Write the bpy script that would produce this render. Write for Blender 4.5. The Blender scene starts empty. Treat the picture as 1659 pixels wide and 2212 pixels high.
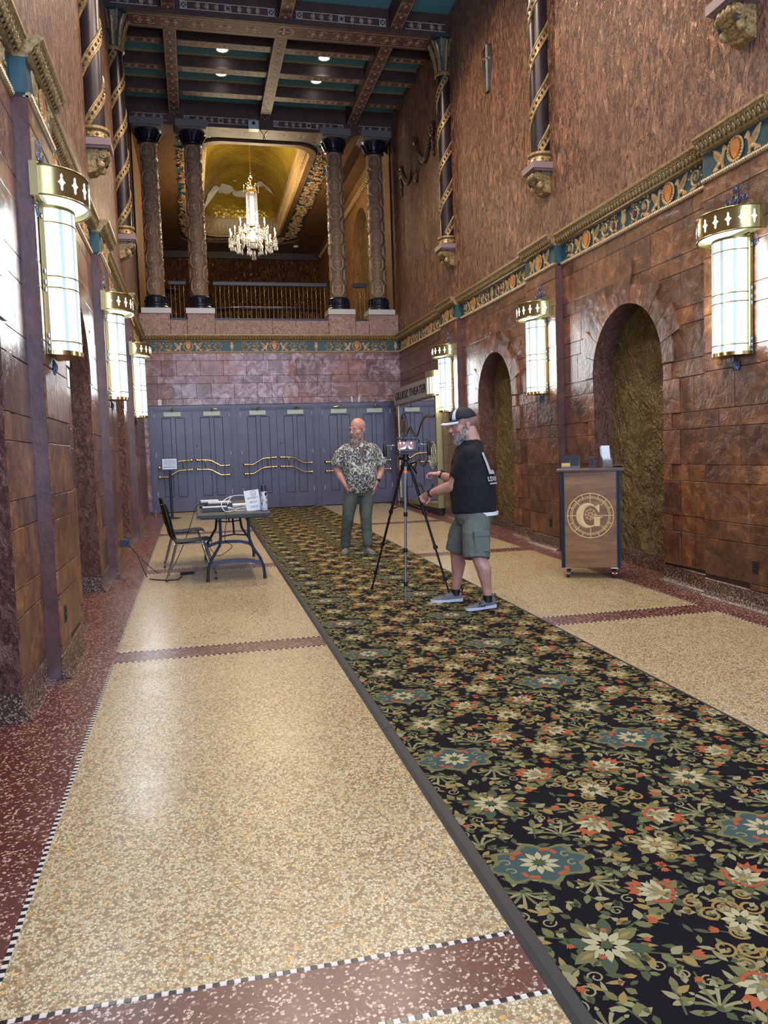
import bpy, math, random
from mathutils import Matrix, Vector, noise
C = bpy.context.scene.collection
SC = bpy.context.scene
R = random.Random(7)
PI = math.pi
sin, cos = math.sin, math.cos

# ------------------------------------------------------------------ camera, light, exposure
cam_d = bpy.data.cameras.new('camera'); cam = bpy.data.objects.new('camera', cam_d); C.objects.link(cam)
cam_d.sensor_fit = 'VERTICAL'; cam_d.sensor_height = 36.0; cam_d.lens = 36 * 1736.08 / 2212; cam_d.clip_end = 200
def _cammat(p, y, r):
    B = Matrix(((1, 0, 0), (0, 0, -1), (0, 1, 0)))
    Rz = Matrix(((cos(y), -sin(y), 0), (sin(y), cos(y), 0), (0, 0, 1)))
    Rx = Matrix(((1, 0, 0), (0, cos(p), -sin(p)), (0, sin(p), cos(p))))
    Rr = Matrix(((cos(r), -sin(r), 0), (sin(r), cos(r), 0), (0, 0, 1)))
    return Rr @ Rx @ B @ Rz
_m = _cammat(0.0704607, 0.228006, -0.0333632)
_rot = Matrix((_m[0], -_m[1], -_m[2])).transposed().to_4x4()
cam.matrix_world = Matrix.Translation((0, 0, 1.58)) @ _rot
SC.camera = cam
SC.view_settings.view_transform = 'Standard'; SC.view_settings.look = 'None'
SC.view_settings.gamma = 1.0; SC.view_settings.use_curve_mapping = False
SC.view_settings.exposure = 0.0
SC.cycles.use_denoising = True
SC.cycles.max_bounces = 8; SC.cycles.diffuse_bounces = 4; SC.cycles.glossy_bounces = 4
SC.cycles.transmission_bounces = 6; SC.cycles.sample_clamp_indirect = 6.0
SC.cycles.caustics_reflective = False; SC.cycles.caustics_refractive = False
W = bpy.data.worlds.new('sky'); SC.world = W; W.use_nodes = True
W.node_tree.nodes['Background'].inputs[0].default_value = (0.55, 0.72, 1.0, 1)
W.node_tree.nodes['Background'].inputs[1].default_value = 0.9
def light(name, kind, loc, energy, color, size=1.0, size_y=None, rot=(0, 0, 0), spot=None):
    d = bpy.data.lights.new(name, kind); d.energy = energy; d.color = color
    if kind == 'AREA':
        d.size = size
        if size_y: d.shape = 'RECTANGLE'; d.size_y = size_y
    elif kind == 'SPOT':
        d.spot_size = spot; d.spot_blend = 0.6; d.shadow_soft_size = size
    else: d.shadow_soft_size = size
    o = bpy.data.objects.new(name, d); C.objects.link(o); o.location = loc; o.rotation_euler = rot
    return o
# daylight through the glazed street entrance behind the photographer
light('entrance_daylight', 'AREA', (1.84, -1.7, 4.6), 900, (0.55, 0.70, 1.0), 5.2, 7.6, (math.radians(88), 0, 0))
# recessed lamps in the near ceiling bays
for _y in (2.0, 6.2, 8.0, 12.2):
    for _x in (0.85, 2.85):
        light('ceiling_lamp', 'SPOT', (_x, _y, 8.9), 560, (1.0, 0.84, 0.68), 0.15, None, (0, 0, 0), math.radians(150))
light('wall_wash', 'SPOT', (3.3, 9.0, 8.7), 420, (1.0, 0.82, 0.62), 0.1, None, (math.radians(32), math.radians(38), 0), math.radians(80))
light('wall_wash', 'SPOT', (3.6, 13.2, 8.8), 90, (1.0, 0.8, 0.58), 0.05, None, (math.radians(20), math.radians(34), 0), math.radians(50))

# ------------------------------------------------------------------ helpers
def lin(c): return tuple((x / 12.92 if x <= .04045 else ((x + .055) / 1.055) ** 2.4) for x in (v / 255 for v in c))
def sg(r, g, b): return lin((r, g, b)) + (1.0,)
S = 0.026
def fz(y): return S * y
class Nodes:
    def __init__(s, name):
        s.m = bpy.data.materials.new(name); s.m.use_nodes = True; s.t = s.m.node_tree; s.n = s.t.nodes; s.l = s.t.links
        s.p = s.n['Principled BSDF']; s._tc = None
    def __call__(s, kind, ins=None, **kw):
        nd = s.n.new('ShaderNode' + kind)
        for k, v in kw.items(): setattr(nd, k, v)
        for k, v in (ins or {}).items(): s.set(nd.inputs[k], v)
        return nd
    def set(s, sock, v):
        if isinstance(v, bpy.types.NodeSocket): s.l.new(v, sock)
        elif isinstance(v, bpy.types.Node): s.l.new(v.outputs[0], sock)
        else: sock.default_value = v
    def obj(s, scale=(1, 1, 1)):
        if s._tc is None: s._tc = s('TexCoord')
        if scale == (1, 1, 1): return s._tc.outputs['Object']
        mp = s('Mapping', {'Vector': s._tc.outputs['Object']}); mp.inputs['Scale'].default_value = scale
        return mp.outputs[0]
    def ramp(s, fac, stops, interp='LINEAR'):
        r = s('ValToRGB', {'Fac': fac}); e = r.color_ramp; e.interpolation = interp
        while len(e.elements) < len(stops): e.elements.new(0.5)
        for el, (p, c) in zip(e.elements, stops): el.position = p; el.color = c if len(c) == 4 else tuple(c) + (1,)
        return r.outputs[0]
    def mix(s, f, a, b, mode='MIX'):
        m = s('MixRGB', {'Fac': f, 'Color1': a, 'Color2': b}); m.blend_type = mode; return m.outputs[0]
    def noise(s, scale, detail=3, rough=.55, vec=None, dist=0):
        return s('TexNoise', {'Vector': vec if vec is not None else s.obj(), 'Scale': scale, 'Detail': detail, 'Roughness': rough, 'Distortion': dist}).outputs[0]
    def math(s, op, a, b=0.0):
        m = s('Math', {0: a, 1: b}); m.operation = op; return m.outputs[0]
    def bump(s, h, strength=.5, dist=.01, prev=None):
        b = s('Bump', {'Height': h, 'Strength': strength, 'Distance': dist})
        if prev is not None: s.l.new(prev, b.inputs['Normal'])
        s.l.new(b.outputs[0], s.p.inputs['Normal']); return b.outputs[0]
    def base(s, v): s.set(s.p.inputs['Base Color'], v)
    def pr(s, **kw):
        for k, v in kw.items(): s.set(s.p.inputs[k.replace('_', ' ')], v)
def mat(name, c, rough=.5, metal=0.0, c2=None, ns=8, bump=0, bs=40, bd=.004, coat=0, emit=0, rand=0, spec=None):
    q = Nodes(name); base = c
    if c2 is not None:
        base = q.ramp(q.noise(ns, 4), [(.35, c), (.65, c2)])
    if rand:
        oi = q('ObjectInfo'); hv = q('HueSaturation', {'Color': base})
        q.l.new(q.math('ADD', q.math('MULTIPLY', oi.outputs['Random'], rand), 1 - rand / 2), hv.inputs['Value']); base = hv.outputs[0]
    q.base(base); q.pr(Roughness=rough, Metallic=float(metal))
    if coat: q.p.inputs['Coat Weight'].default_value = coat; q.p.inputs['Coat Roughness'].default_value = .12
    if spec is not None: q.p.inputs['Specular IOR Level'].default_value = spec
    if emit: q.p.inputs['Emission Strength'].default_value = emit; q.p.inputs['Emission Color'].default_value = c
    if bump: q.bump(q.noise(bs, 4), bump, bd)
    return q.m

class MB:
    def __init__(s): s.v = []; s.f = []; s.mi = []
    def add(s, vs, fs, mi=0):
        o = len(s.v); s.v += [tuple(p) for p in vs]
        for f in fs: s.f.append(tuple(i + o for i in f)); s.mi.append(mi)
        return s
    def box(s, x0, x1, y0, y1, z0, z1, mi=0, T=None):
        v = [(x, y, z) for z in (z0, z1) for x, y in ((x0, y0), (x1, y0), (x1, y1), (x0, y1))]
        if T: v = [T(*p) for p in v]
        return s.add(v, [(3, 2, 1, 0), (4, 5, 6, 7), (0, 1, 5, 4), (1, 2, 6, 5), (2, 3, 7, 6), (3, 0, 4, 7)], mi)
    def cbox(s, x0, x1, y0, y1, z0, z1, c, mi=0, T=None):
        """box with chamfered top (z1) rim"""
        v = [(x0, y0, z0), (x1, y0, z0), (x1, y1, z0), (x0, y1, z0), (x0, y0, z1 - c), (x1, y0, z1 - c), (x1, y1, z1 - c), (x0, y1, z1 - c),
             (x0 + c, y0 + c, z1), (x1 - c, y0 + c, z1), (x1 - c, y1 - c, z1), (x0 + c, y1 - c, z1)]
        if T: v = [T(*p) for p in v]
        return s.add(v, [(3, 2, 1, 0), (0, 1, 5, 4), (1, 2, 6, 5), (2, 3, 7, 6), (3, 0, 4, 7), (4, 5, 9, 8), (5, 6, 10, 9), (6, 7, 11, 10), (7, 4, 8, 11), (8, 9, 10, 11)], mi)
    def tube(s, path, r, n=8, mi=0, cap=True, sx=1.0, up=None):
        P = [Vector(p) for p in path]; m = len(P); rs = r if isinstance(r, (list, tuple)) else [r] * m
        t0 = (P[1] - P[0]).normalized()
        u = Vector(up) if up else (Vector((0, 0, 1)) if abs(t0.z) < .9 else Vector((1, 0, 0)))
        vs = []
        for i, p in enumerate(P):
            t = (P[min(i + 1, m - 1)] - P[max(i - 1, 0)])
            t = t.normalized() if t.length > 1e-9 else t0
            a = t.cross(u)
            if a.length < 1e-4: a = t.cross(Vector((.3, .8, .1)))
            a.normalize(); b = a.cross(t).normalized(); u = b
            for k in range(n):
                th = 2 * PI * k / n; vs.append(p + a * (cos(th) * rs[i] * sx) + b * (sin(th) * rs[i]))
        fs = [(i * n + k, i * n + (k + 1) % n, (i + 1) * n + (k + 1) % n, (i + 1) * n + k) for i in range(m - 1) for k in range(n)]
        if cap: fs += [tuple(range(n - 1, -1, -1)), tuple((m - 1) * n + k for k in range(n))]
        return s.add(vs, fs, mi)
    def cyl(s, p0, p1, r0, r1=None, n=16, mi=0): return s.tube([p0, p1], [r0, r0 if r1 is None else r1], n, mi)
    def lathe(s, prof, c=(0, 0, 0), n=24, mi=0, a0=0, a1=2 * PI, T=None):
        full = abs(a1 - a0 - 2 * PI) < 1e-6; m = len(prof); k = n if full else n + 1; vs = []
        for r, z in prof:
            for j in range(k):
                a = a0 + (a1 - a0) * j / n; p = (c[0] + r * cos(a), c[1] + r * sin(a), c[2] + z)
                vs.append(T(*p) if T else p)
        fs = [(i * k + j, i * k + (j + 1) % k, (i + 1) * k + (j + 1) % k, (i + 1) * k + j) for i in range(m - 1) for j in range(n)]
        return s.add(vs, fs, mi)
    def ell(s, c, r, nu=16, nv=10, mi=0, T=None):
        vs = []
        for i in range(nv + 1):
            th = PI * i / nv
            for j in range(nu):
                ph = 2 * PI * j / nu; p = (c[0] + r[0] * sin(th) * cos(ph), c[1] + r[1] * sin(th) * sin(ph), c[2] + r[2] * cos(th))
                vs.append(T(*p) if T else p)
        fs = [(i * nu + j, i * nu + (j + 1) % nu, (i + 1) * nu + (j + 1) % nu, (i + 1) * nu + j) for i in range(nv) for j in range(nu)]
        return s.add(vs, fs, mi)
    def poly(s, pts, T, w0, w1, mi=0, ins=0.0):
        n = len(pts)
        if ins:
            cx = sum(p[0] for p in pts) / n; cy = sum(p[1] for p in pts) / n
            top = [(p[0] + (cx - p[0]) * ins, p[1] + (cy - p[1]) * ins) for p in pts]
        else: top = pts
        vs = [T(u, v, w0) for u, v in pts] + [T(u, v, w1) for u, v in top]
        fs = [tuple(range(n, 2 * n))] + ([tuple(range(n - 1, -1, -1))] if abs(w1 - w0) > .019 else [])
        if abs(w1 - w0) > 6e-4: fs += [(i, (i + 1) % n, n + (i + 1) % n, n + i) for i in range(n)]
        if abs(w1 - w0) <= 6e-4: vs = vs[n:]; fs = [tuple(range(n))]
        return s.add(vs, fs, mi)
    def rib(s, pts, wd, T, w0, w1, mi=0):
        n = len(pts); wd = wd if isinstance(wd, (list, tuple)) else [wd] * n; L = []; Rr = []
        for i, (x, y) in enumerate(pts):
            a = pts[max(i - 1, 0)]; b = pts[min(i + 1, n - 1)]; dx, dy = b[0] - a[0], b[1] - a[1]; d = math.hypot(dx, dy) or 1
            nx, ny = -dy / d, dx / d; h = wd[i] / 2; L.append((x + nx * h, y + ny * h)); Rr.append((x - nx * h, y - ny * h))
        if abs(w1 - w0) < 6e-4:
            vs = [T(*p, w1) for p in L] + [T(*p, w1) for p in Rr]; return s.add(vs, [(i, i + 1, n + i + 1, n + i) for i in range(n - 1)], mi)
        vs = [T(*p, w0) for p in L] + [T(*p, w1) for p in pts] + [T(*p, w0) for p in Rr]
        fs = []
        for i in range(n - 1): fs += [(i, i + 1, n + i + 1, n + i), (n + i, n + i + 1, 2 * n + i + 1, 2 * n + i)]
        return s.add(vs, fs, mi)
    def build(s, name, mats, parent=None, smooth=True, loc=None, rot=None, ang=38):
        me = bpy.data.meshes.new(name); me.from_pydata(s.v, [], s.f)
        for m in (mats if isinstance(mats, (list, tuple)) else [mats]): me.materials.append(m)
        if any(s.mi): me.polygons.foreach_set('material_index', s.mi)
        if smooth: me.shade_smooth(); me.set_sharp_from_angle(angle=math.radians(ang))
        me.update()
        o = bpy.data.objects.new(name, me); C.objects.link(o)
        if parent: o.parent = parent
        if loc: o.location = loc
        if rot: o.rotation_euler = rot
        return o
def thing(name, label, cat, loc=(0, 0, 0), rz=0, group=None, rot=None):
    o = bpy.data.objects.new(name, None); C.objects.link(o); o.location = loc; o.rotation_euler = rot or (0, 0, rz)
    o.empty_display_size = .05
    o['label'] = label; o['category'] = cat
    if group: o['group'] = group
    return o
def tag(o, label, cat, group=None):
    o['label'] = label; o['category'] = cat
    if group: o['group'] = group
    return o
def struct(o): o['kind'] = 'structure'; return o
def stuff(o): o['kind'] = 'stuff'; return o
def dup(root, loc=None, rz=None, label=None):
    def cp(o, par):
        c = o.copy(); C.objects.link(c)
        if par: c.parent = par
        for ch in o.children: cp(ch, c)
        return c
    r = cp(root, root.parent)
    if loc is not None: r.location = loc
    if rz is not None: r.rotation_euler = (0, 0, rz)
    if label: r['label'] = label
    return r
def text_mb(body, size, mi=0, T=None, depth=0.0, bold=0.0, align='CENTER'):
    cu = bpy.data.curves.new('t', 'FONT'); cu.body = body; cu.size = size; cu.align_x = align; cu.extrude = depth; cu.offset = bold; cu.resolution_u = 3
    o = bpy.data.objects.new('t', cu); C.objects.link(o); bpy.context.view_layer.update()
    me = o.to_mesh(); vs = [tuple(v.co) for v in me.vertices]; fs = [tuple(p.vertices) for p in me.polygons]
    o.to_mesh_clear(); bpy.data.objects.remove(o); bpy.data.curves.remove(cu)
    if T: vs = [T(*v) for v in vs]
    b = MB(); b.add(vs, fs, mi); return b
# 2-D shapes
def leaf(x, y, a, L, w, n=5, bend=0.0):
    l = []; r = []
    for i in range(n + 1):
        t = i / n; h = w * .5 * sin(PI * t ** .8); b = bend * L * t * t
        px, py = L * t, b; l.append((px, py + h)); r.append((px, py - h))
    pts = l + r[1:-1][::-1]
    return [(x + p[0] * cos(a) - p[1] * sin(a), y + p[0] * sin(a) + p[1] * cos(a)) for p in pts]
def spiral(cx, cy, r0, r1, a0, turns, n=22):
    return [(cx + (r0 + (r1 - r0) * i / n) * cos(a0 + turns * 2 * PI * i / n), cy + (r0 + (r1 - r0) * i / n) * sin(a0 + turns * 2 * PI * i / n)) for i in range(n + 1)]
def disc(x, y, r, n=10, ry=None): return [(x + r * cos(2 * PI * i / n), y + (ry or r) * sin(2 * PI * i / n)) for i in range(n)]
def xf(pts, x=0, y=0, s=1.0, a=0.0, mx=1): return [(x + s * (p[0] * mx * cos(a) - p[1] * sin(a)), y + s * (p[0] * mx * sin(a) + p[1] * cos(a))) for p in pts]

# ------------------------------------------------------------------ dimensions
XL, XR, YB, YF = -1.04, 4.72, 18.2, -1.9
PRO = .10
ZF0, ZF1, ZC = 3.94, 4.20, 4.33      # frieze, cornice
ZCEIL = 9.3
PIERS = [(1.66, 2.60), (5.68, 6.62), (9.71, 10.65), (13.73, 14.67)]
NICHES = [4.14, 8.17, 12.2]
NHW, NSPR = .735, 2.42
TR = lambda u, v, w: (XR - w, u, v)
TL = lambda u, v, w: (XL + w, u, v)
TB = lambda u, v, w: (u, YB - w, v)

# ------------------------------------------------------------------ materials
def m_terrazzo(name, matrix, chips, thr, scale, big=None):
    q = Nodes(name); v1 = q('TexVoronoi', {'Vector': q.obj(), 'Scale': scale}, feature='F1'); v2 = q('TexVoronoi', {'Vector': q.obj(), 'Scale': scale}, feature='DISTANCE_TO_EDGE')
    sp = q('SeparateColor', {0: v1.outputs['Color']})
    chip = q.ramp(sp.outputs[0], chips, 'CONSTANT')
    edge = q.math('GREATER_THAN', v2.outputs['Distance'], .07)
    on = q.math('MULTIPLY', edge, q.math('LESS_THAN', sp.outputs[1], thr))
    col = q.mix(on, matrix, chip)
    cl = q.mix(q.math('MULTIPLY', q.noise(1.3, 3), .35), col, matrix)
    col2 = cl
    if big:
        v3 = q('TexVoronoi', {'Vector': q.obj(), 'Scale': scale * .42}, feature='F1'); s3 = q('SeparateColor', {0: v3.outputs['Color']})
        on3 = q.math('MULTIPLY', q.math('LESS_THAN', v3.outputs['Distance'], .3), q.math('LESS_THAN', s3.outputs[1], .16))
        col2 = q.mix(on3, cl, q.ramp(s3.outputs[0], big, 'CONSTANT'))
    q.base(col2); q.pr(Roughness=q.ramp(q.noise(2.2, 3), [(.3, (.26,) * 3), (.7, (.36,) * 3)]))
    q.p.inputs['Specular IOR Level'].default_value = .6
    q.bump(q.noise(3.0, 2), .06, .01)
    return q.m
MT = {}
MT['field'] = m_terrazzo('cream_terrazzo', sg(128, 108, 80), [(0, sg(208, 191, 148)), (.42, sg(182, 160, 112)), (.62, sg(222, 208, 172)), (.82, sg(176, 140, 84)), (.92, sg(136, 104, 72))], .86, 95, [(0, sg(205, 150, 60)), (.5, sg(160, 110, 75)), (.8, sg(225, 180, 100))])
MT['band'] = m_terrazzo('maroon_terrazzo', sg(80, 32, 30), [(0, sg(198, 176, 154)), (.4, sg(140, 104, 88)), (.6, sg(98, 50, 40))], .46, 95)
MT['base'] = m_terrazzo('dark_terrazzo', sg(62, 42, 34), [(0, sg(172, 150, 130)), (.5, sg(120, 92, 74)), (.8, sg(84, 56, 44))], .55, 100)
MT['tile_w'] = mat('white_marble', sg(222, 212, 198), .3, c2=sg(190, 184, 182), ns=14)
MT['tile_k'] = mat('black_marble', sg(22, 22, 26), .25)
def m_block():
    q = Nodes('varnished_block'); o = q('ObjectInfo'); n1 = q.noise(4.2, 7, .7, dist=.8); n2 = q.noise(22, 4, .6)
    c = q.ramp(n1, [(.26, sg(52, 27, 15)), (.44, sg(92, 51, 24)), (.58, sg(124, 76, 37)), (.76, sg(170, 120, 66))])
    c = q.mix(q.ramp(n2, [(.5, (0, 0, 0)), (.75, (.55,) * 3)]), c, sg(62, 32, 20))
    hv = q('HueSaturation', {'Color': c, 'Saturation': .95}); q.l.new(q.ramp(o.outputs['Random'], [(0, (.58,) * 3), (.5, (.95,) * 3), (1, (1.3,) * 3)]), hv.inputs['Value'])
    q.base(hv.outputs[0]); q.pr(Roughness=.34); q.p.inputs['Coat Weight'].default_value = .3; q.p.inputs['Coat Roughness'].default_value = .32
    b = q.bump(q.noise(9, 6, .65, dist=1.0), .8, .03); q.bump(q.noise(60, 3), .35, .004, b)
    return q.m
MT['block'] = m_block()
def m_bblock():
    q = Nodes('marbled_block'); o = q('ObjectInfo'); n1 = q.noise(5.5, 6, .72, dist=1.2); n2 = q.noise(1.2, 2)
    c = q.ramp(n1, [(.36, sg(92, 60, 54)), (.48, sg(122, 90, 92)), (.56, sg(156, 132, 144)), (.72, sg(184, 168, 186))])
    c = q.mix(q.ramp(n2, [(.45, (0, 0, 0)), (.62, (.6,) * 3)]), c, sg(128, 72, 44))
    hv = q('HueSaturation', {'Color': c}); q.l.new(q.ramp(o.outputs['Random'], [(0, (.62,) * 3), (1, (1.12,) * 3)]), hv.inputs['Value'])
    q.base(hv.outputs[0]); q.pr(Roughness=.36); q.p.inputs['Coat Weight'].default_value = .25
    q.bump(n1, .5, .01); return q.m
MT['bblock'] = m_bblock()
def m_plaster(name, lo, mid, hi, stretch=.33, sc=9, strength=1.0, dist=.05, rough=.55):
    q = Nodes(name); vec = q.obj((1, 1, stretch)); n1 = q.noise(sc, 5, .62, vec, 1.2); n3 = q.noise(sc * 2.6, 3, .6, vec, 2.0); n2 = q.noise(1.1, 3)
    h = q.math('ADD', q.ramp(n1, [(.38, (0, 0, 0)), (.5, (.5,) * 3), (.62, (1, 1, 1))]), q.math('MULTIPLY', q.ramp(n3, [(.48, (0, 0, 0)), (.6, (1, 1, 1))]), .55))
    c = q.ramp(h, [(0, lo), (.4, mid), (1.0, hi)])  # ridge highlights and recess shade are put into the colour along the relief
    c = q.mix(q.ramp(n2, [(.35, (0, 0, 0)), (.7, (.5,) * 3)]), c, mid)
    q.base(c); q.pr(Roughness=rough); q.bump(h, strength, dist); return q.m
MT['upper'] = m_plaster('rough_brown_plaster', sg(58, 30, 20), sg(120, 74, 50), sg(196, 142, 106), .42, 13, 1.0, .09, .4)
MT['reveal'] = m_plaster('hammered_brown_plaster', sg(58, 34, 30), sg(96, 62, 54), sg(128, 90, 78), .6, 18, .8, .02, .34)
MT['olive'] = m_plaster('trowelled_olive_plaster', sg(80, 64, 30), sg(104, 86, 44), sg(124, 104, 58), .8, 3.2, .9, .06, .42)
MT['ped'] = m_plaster('mauve_plaster', sg(112, 80, 74), sg(140, 108, 100), sg(180, 154, 146), .9, 22, .5, .01, .5)
MT['gap'] = mat('dark_joint', sg(40, 22, 14), .5)
MT['edge'] = mat('purple_brown_edge', sg(92, 58, 54), .32, c2=sg(70, 42, 38), bump=.5, bs=30, coat=.3)
MT['teal'] = mat('teal_paint', sg(44, 82, 88), .5, c2=sg(34, 66, 74), ns=12)
MT['orn'] = mat('tan_gilt_relief', sg(190, 160, 112), .42, c2=sg(158, 128, 84), ns=25, bump=.3, bs=60)
MT['ornshield'] = mat('amber_shield', sg(196, 128, 62), .35, c2=sg(172, 104, 44), ns=18)
MT['rose'] = mat('rose_red', sg(138, 60, 52), .5)
MT['gilt'] = mat('antique_gilt', sg(168, 144, 96), .4, .25, c2=sg(112, 88, 54), ns=40, bump=.4, bs=70)
MT['rope'] = mat('cream_moulding', sg(178, 154, 116), .4, c2=sg(140, 116, 82), ns=30, bump=.3, bs=80)
MT['brass'] = mat('satin_brass', sg(160, 144, 98), .26, .9)
MT['polbrass'] = mat('polished_brass', sg(204, 174, 118), .22, 1.0)
MT['black'] = mat('black_plastic', sg(20, 21, 24), .42)
MT['iron'] = mat('dark_iron', sg(34, 38, 44), .4, .6)
# ------------------------------------------------------------------ floor
SLOPE = math.atan(S)
floor = MB(); floor.add([(XL - .6, YF - 1, fz(YF - 1) - .03), (XR + .6, YF - 1, fz(YF - 1) - .03), (XR + .6, 19.2, fz(19.2) - .03), (XL - .6, 19.2, fz(19.2) - .03)], [(0, 1, 2, 3)])
floor = struct(floor.build('floor', MT['band'], smooth=False))
BANDS = [(-1.95, -1.68), (2.02, 2.30), (5.97, 6.26), (9.91, 10.20), (13.83, 14.11)]
SL, SR = -.64, 4.28
def fl_quad(b, x0, x1, y0, y1, h=0.0, t=.03):
    T = lambda x, y, z: (x, y, fz(y) + z)
    b.box(x0, x1, y0, y1, -t, h, 0, T)
yy = [YF - .05] + [v for b in BANDS for v in b if v > YF] + [18.2]
field = MB()
edges = [(b[1], n[0]) for b, n in zip(BANDS, BANDS[1:] + [(18.2, 0)])]
for i, (y0, y1) in enumerate(edges):
    if y0 < YF: y0 = YF
    b = MB(); fl_quad(b, SL, SR, y0, y1); b.build('terrazzo_panel', MT['field'], floor, False)
for y0, y1 in BANDS:
    if y1 < YF: continue
    b = MB(); fl_quad(b, SL, SR, max(y0, YF), y1, -.0003); b.build('terrazzo_band', MT['band'], floor, False)
for x0, x1 in ((XL - .25, SL), (SR, XR + .25)):
    b = MB(); fl_quad(b, x0, x1, YF, 18.2, -.0004); b.build('terrazzo_border', MT['band'], floor, False)
# mosaic tiles: 2 cm marble squares, near ones single, far ones joined
q_ = .0205; tmesh = {}
def tile_mesh(k):
    if k not in tmesh:
        b = MB(); h = q_ * .46; b.cbox(-h, h, -h, h, -.004, .0012, .0012); o = b.build('mosaic_tile', MT['tile_w' if k else 'tile_k'], smooth=False); tmesh[k] = o.data; bpy.data.objects.remove(o)
    return tmesh[k]
near = []; farw = MB(); 
def put_tile(x, y, k):
    T = lambda a, b, c: (a, b, fz(b) + c)
    near.append((math.hypot(x, y), x, y, k))
def row_x(y):
    n = int((SR - SL) / q_)
    for i in range(n):
        x = SL + (i + .5) * q_
        if .93 < x < 2.74: continue
        put_tile(x, y, i % 2)
def row_y(x, y0, y1):
    n = int((y1 - y0) / q_)
    for i in range(n): put_tile(x, y0 + (i + .5) * q_, i % 2)
for y0, y1 in BANDS[1:]: row_x(y0); row_x(y1)
for x in (SL, SR):
    for y0, y1 in edges:
        row_y(x, max(y0, 1.0) + .02, min(y1, 18.1))
seen = [t for t in near if t[2] > 1.6 and -.7 < t[1] and (t[1] < 1.2)]
seen.sort(); pick = set(id(t) for t in seen[:290])
for t in near:
    if id(t) in pick:
        o = bpy.data.objects.new('mosaic_tile', tile_mesh(t[3])); C.objects.link(o); o.parent = floor; o.location = (t[1], t[2], fz(t[2])); o.rotation_euler = (SLOPE, 0, 0)
    else:
        h = q_ * .46; T = lambda a, b, c: (a, b, fz(b) + c)
        farw.add([T(t[1] - h, t[2] - h, .0012), T(t[1] + h, t[2] - h, .0012), T(t[1] + h, t[2] + h, .0012), T(t[1] - h, t[2] + h, .0012)], [(0, 1, 2, 3)], t[3])
stuff(farw.build('mosaic_border', [MT['tile_k'], MT['tile_w']], floor, False))

# ------------------------------------------------------------------ carpet runner
CX0, CX1, CY1 = .905, 2.77, 18.05
MC = {k: mat('carpet_' + k, sg(*c), .95, bump=.3, bs=400, bd=.002, spec=.1) for k, c in dict(black=(22, 19, 22), cream=(164, 154, 116), olive=(104, 102, 66), gold=(140, 116, 68), orange=(154, 80, 50), teal=(62, 78, 74), moss=(72, 78, 52), sand=(136, 128, 92)).items()}
carpet = thing('carpet_runner', 'long black floral carpet runner with rubber edges along the terrazzo floor', 'carpet', (0, 0, 0))
TFL = lambda x, y, z: (x, y, fz(y) + z)
b = MB(); b.box(CX0 + .055, CX1 - .025, YF + .3, CY1, .001, .0095, 0, TFL); b.build('pile', MC['black'], carpet, False)
rub = mat('black_rubber', sg(30, 33, 34), .6, bump=.2, bs=60)
for x0, x1, s in ((CX0, CX0 + .058, 1), (CX1 - .028, CX1, -1)):
    segs = [(YF + .3, 4.118), (4.124, 9.9), (9.906, CY1)] if s == 1 else [(YF + .3, CY1)]
    for y0, y1 in segs:
        b = MB(); e = .022 if s == 1 else .012
        for a_, c_ in ((y0, y1),):
            prof = [(x0 if s == 1 else x1, .0008), (x0 + e if s == 1 else x1 - e, .011), (x1 if s == 1 else x0, .012), (x1 if s == 1 else x0, .0008)]
            vs = [TFL(px, a_, pz) for px, pz in prof] + [TFL(px, c_, pz) for px, pz in prof]
            b.add(vs, [(0, 1, 5, 4), (1, 2, 6, 5), (2, 3, 7, 6), (3, 0, 4, 7), (0, 3, 2, 1), (4, 5, 6, 7)])
        b.build('rubber_edge', rub, carpet, False)
CM = list(MC); CI = {k: i for i, k in enumerate(CM)}
shapes = []   # (layer, colour, polygon) in repeat coordinates, repeat .945 x .985
def P(c, pts, lay): shapes.append((lay, CI[c], pts))
def Rb(c, pts, w, lay, w2=None):
    n = len(pts)
    for i in range(n - 1):
        (x0, y0), (x1, y1) = pts[i], pts[i + 1]; d = math.hypot(x1 - x0, y1 - y0) or 1
        a = w + ((w2 if w2 is not None else w) - w) * i / n; bb = w + ((w2 if w2 is not None else w) - w) * (i + 1) / n
        nx, ny = -(y1 - y0) / d / 2, (x1 - x0) / d / 2
        P(c, [(x0 + nx * a, y0 + ny * a), (x1 + nx * bb, y1 + ny * bb), (x1 - nx * bb, y1 - ny * bb), (x0 - nx * a, y0 - ny * a)], lay)
def flower(x, y, n, L, w, c, cc, lay=3, r0=.018, a0=0.0):
    for i in range(n): P(c, leaf(x + r0 * cos(a0 + 2 * PI * i / n), y + r0 * sin(a0 + 2 * PI * i / n), a0 + 2 * PI * i / n, L, w, 4), lay)
    P(cc, disc(x, y, r0 * .95, 9), lay + 1)
def sprig(x, y, a, k, lay=1, c='olive', L=.055, w=.026):
    Rb('moss', [(x, y), (x + .5 * k * cos(a), y + .5 * k * sin(a)), (x + k * cos(a + .08), y + k * sin(a + .08))], .007, lay)
    for i, t in enumerate((.35, .6, .85)):
        px, py = x + k * t * cos(a), y + k * t * sin(a); s = 1 if i % 2 else -1
        P((c, 'sand', 'gold')[i % 3], leaf(px, py, a + s * .9, L, w, 4), lay + 1)
    P(c, leaf(x + k * cos(a), y + k * sin(a), a, L, w, 4), lay + 1)
def tulip(x, y, a, s, c='orange'):
    pts = [(-.0, -.5), (.45, -.35), (.6, .1), (.75, .7), (.38, .45), (.2, .85), (0, .5), (-.2, .85), (-.38, .45), (-.75, .7), (-.6, .1), (-.45, -.35)]
    P(c, xf(pts, x, y, s, a), 3); Rb('moss', [(x, y - 0 * s), (x + sin(a) * s * 1.6, y - cos(a) * s * 1.6)], .006, 1)
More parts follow.
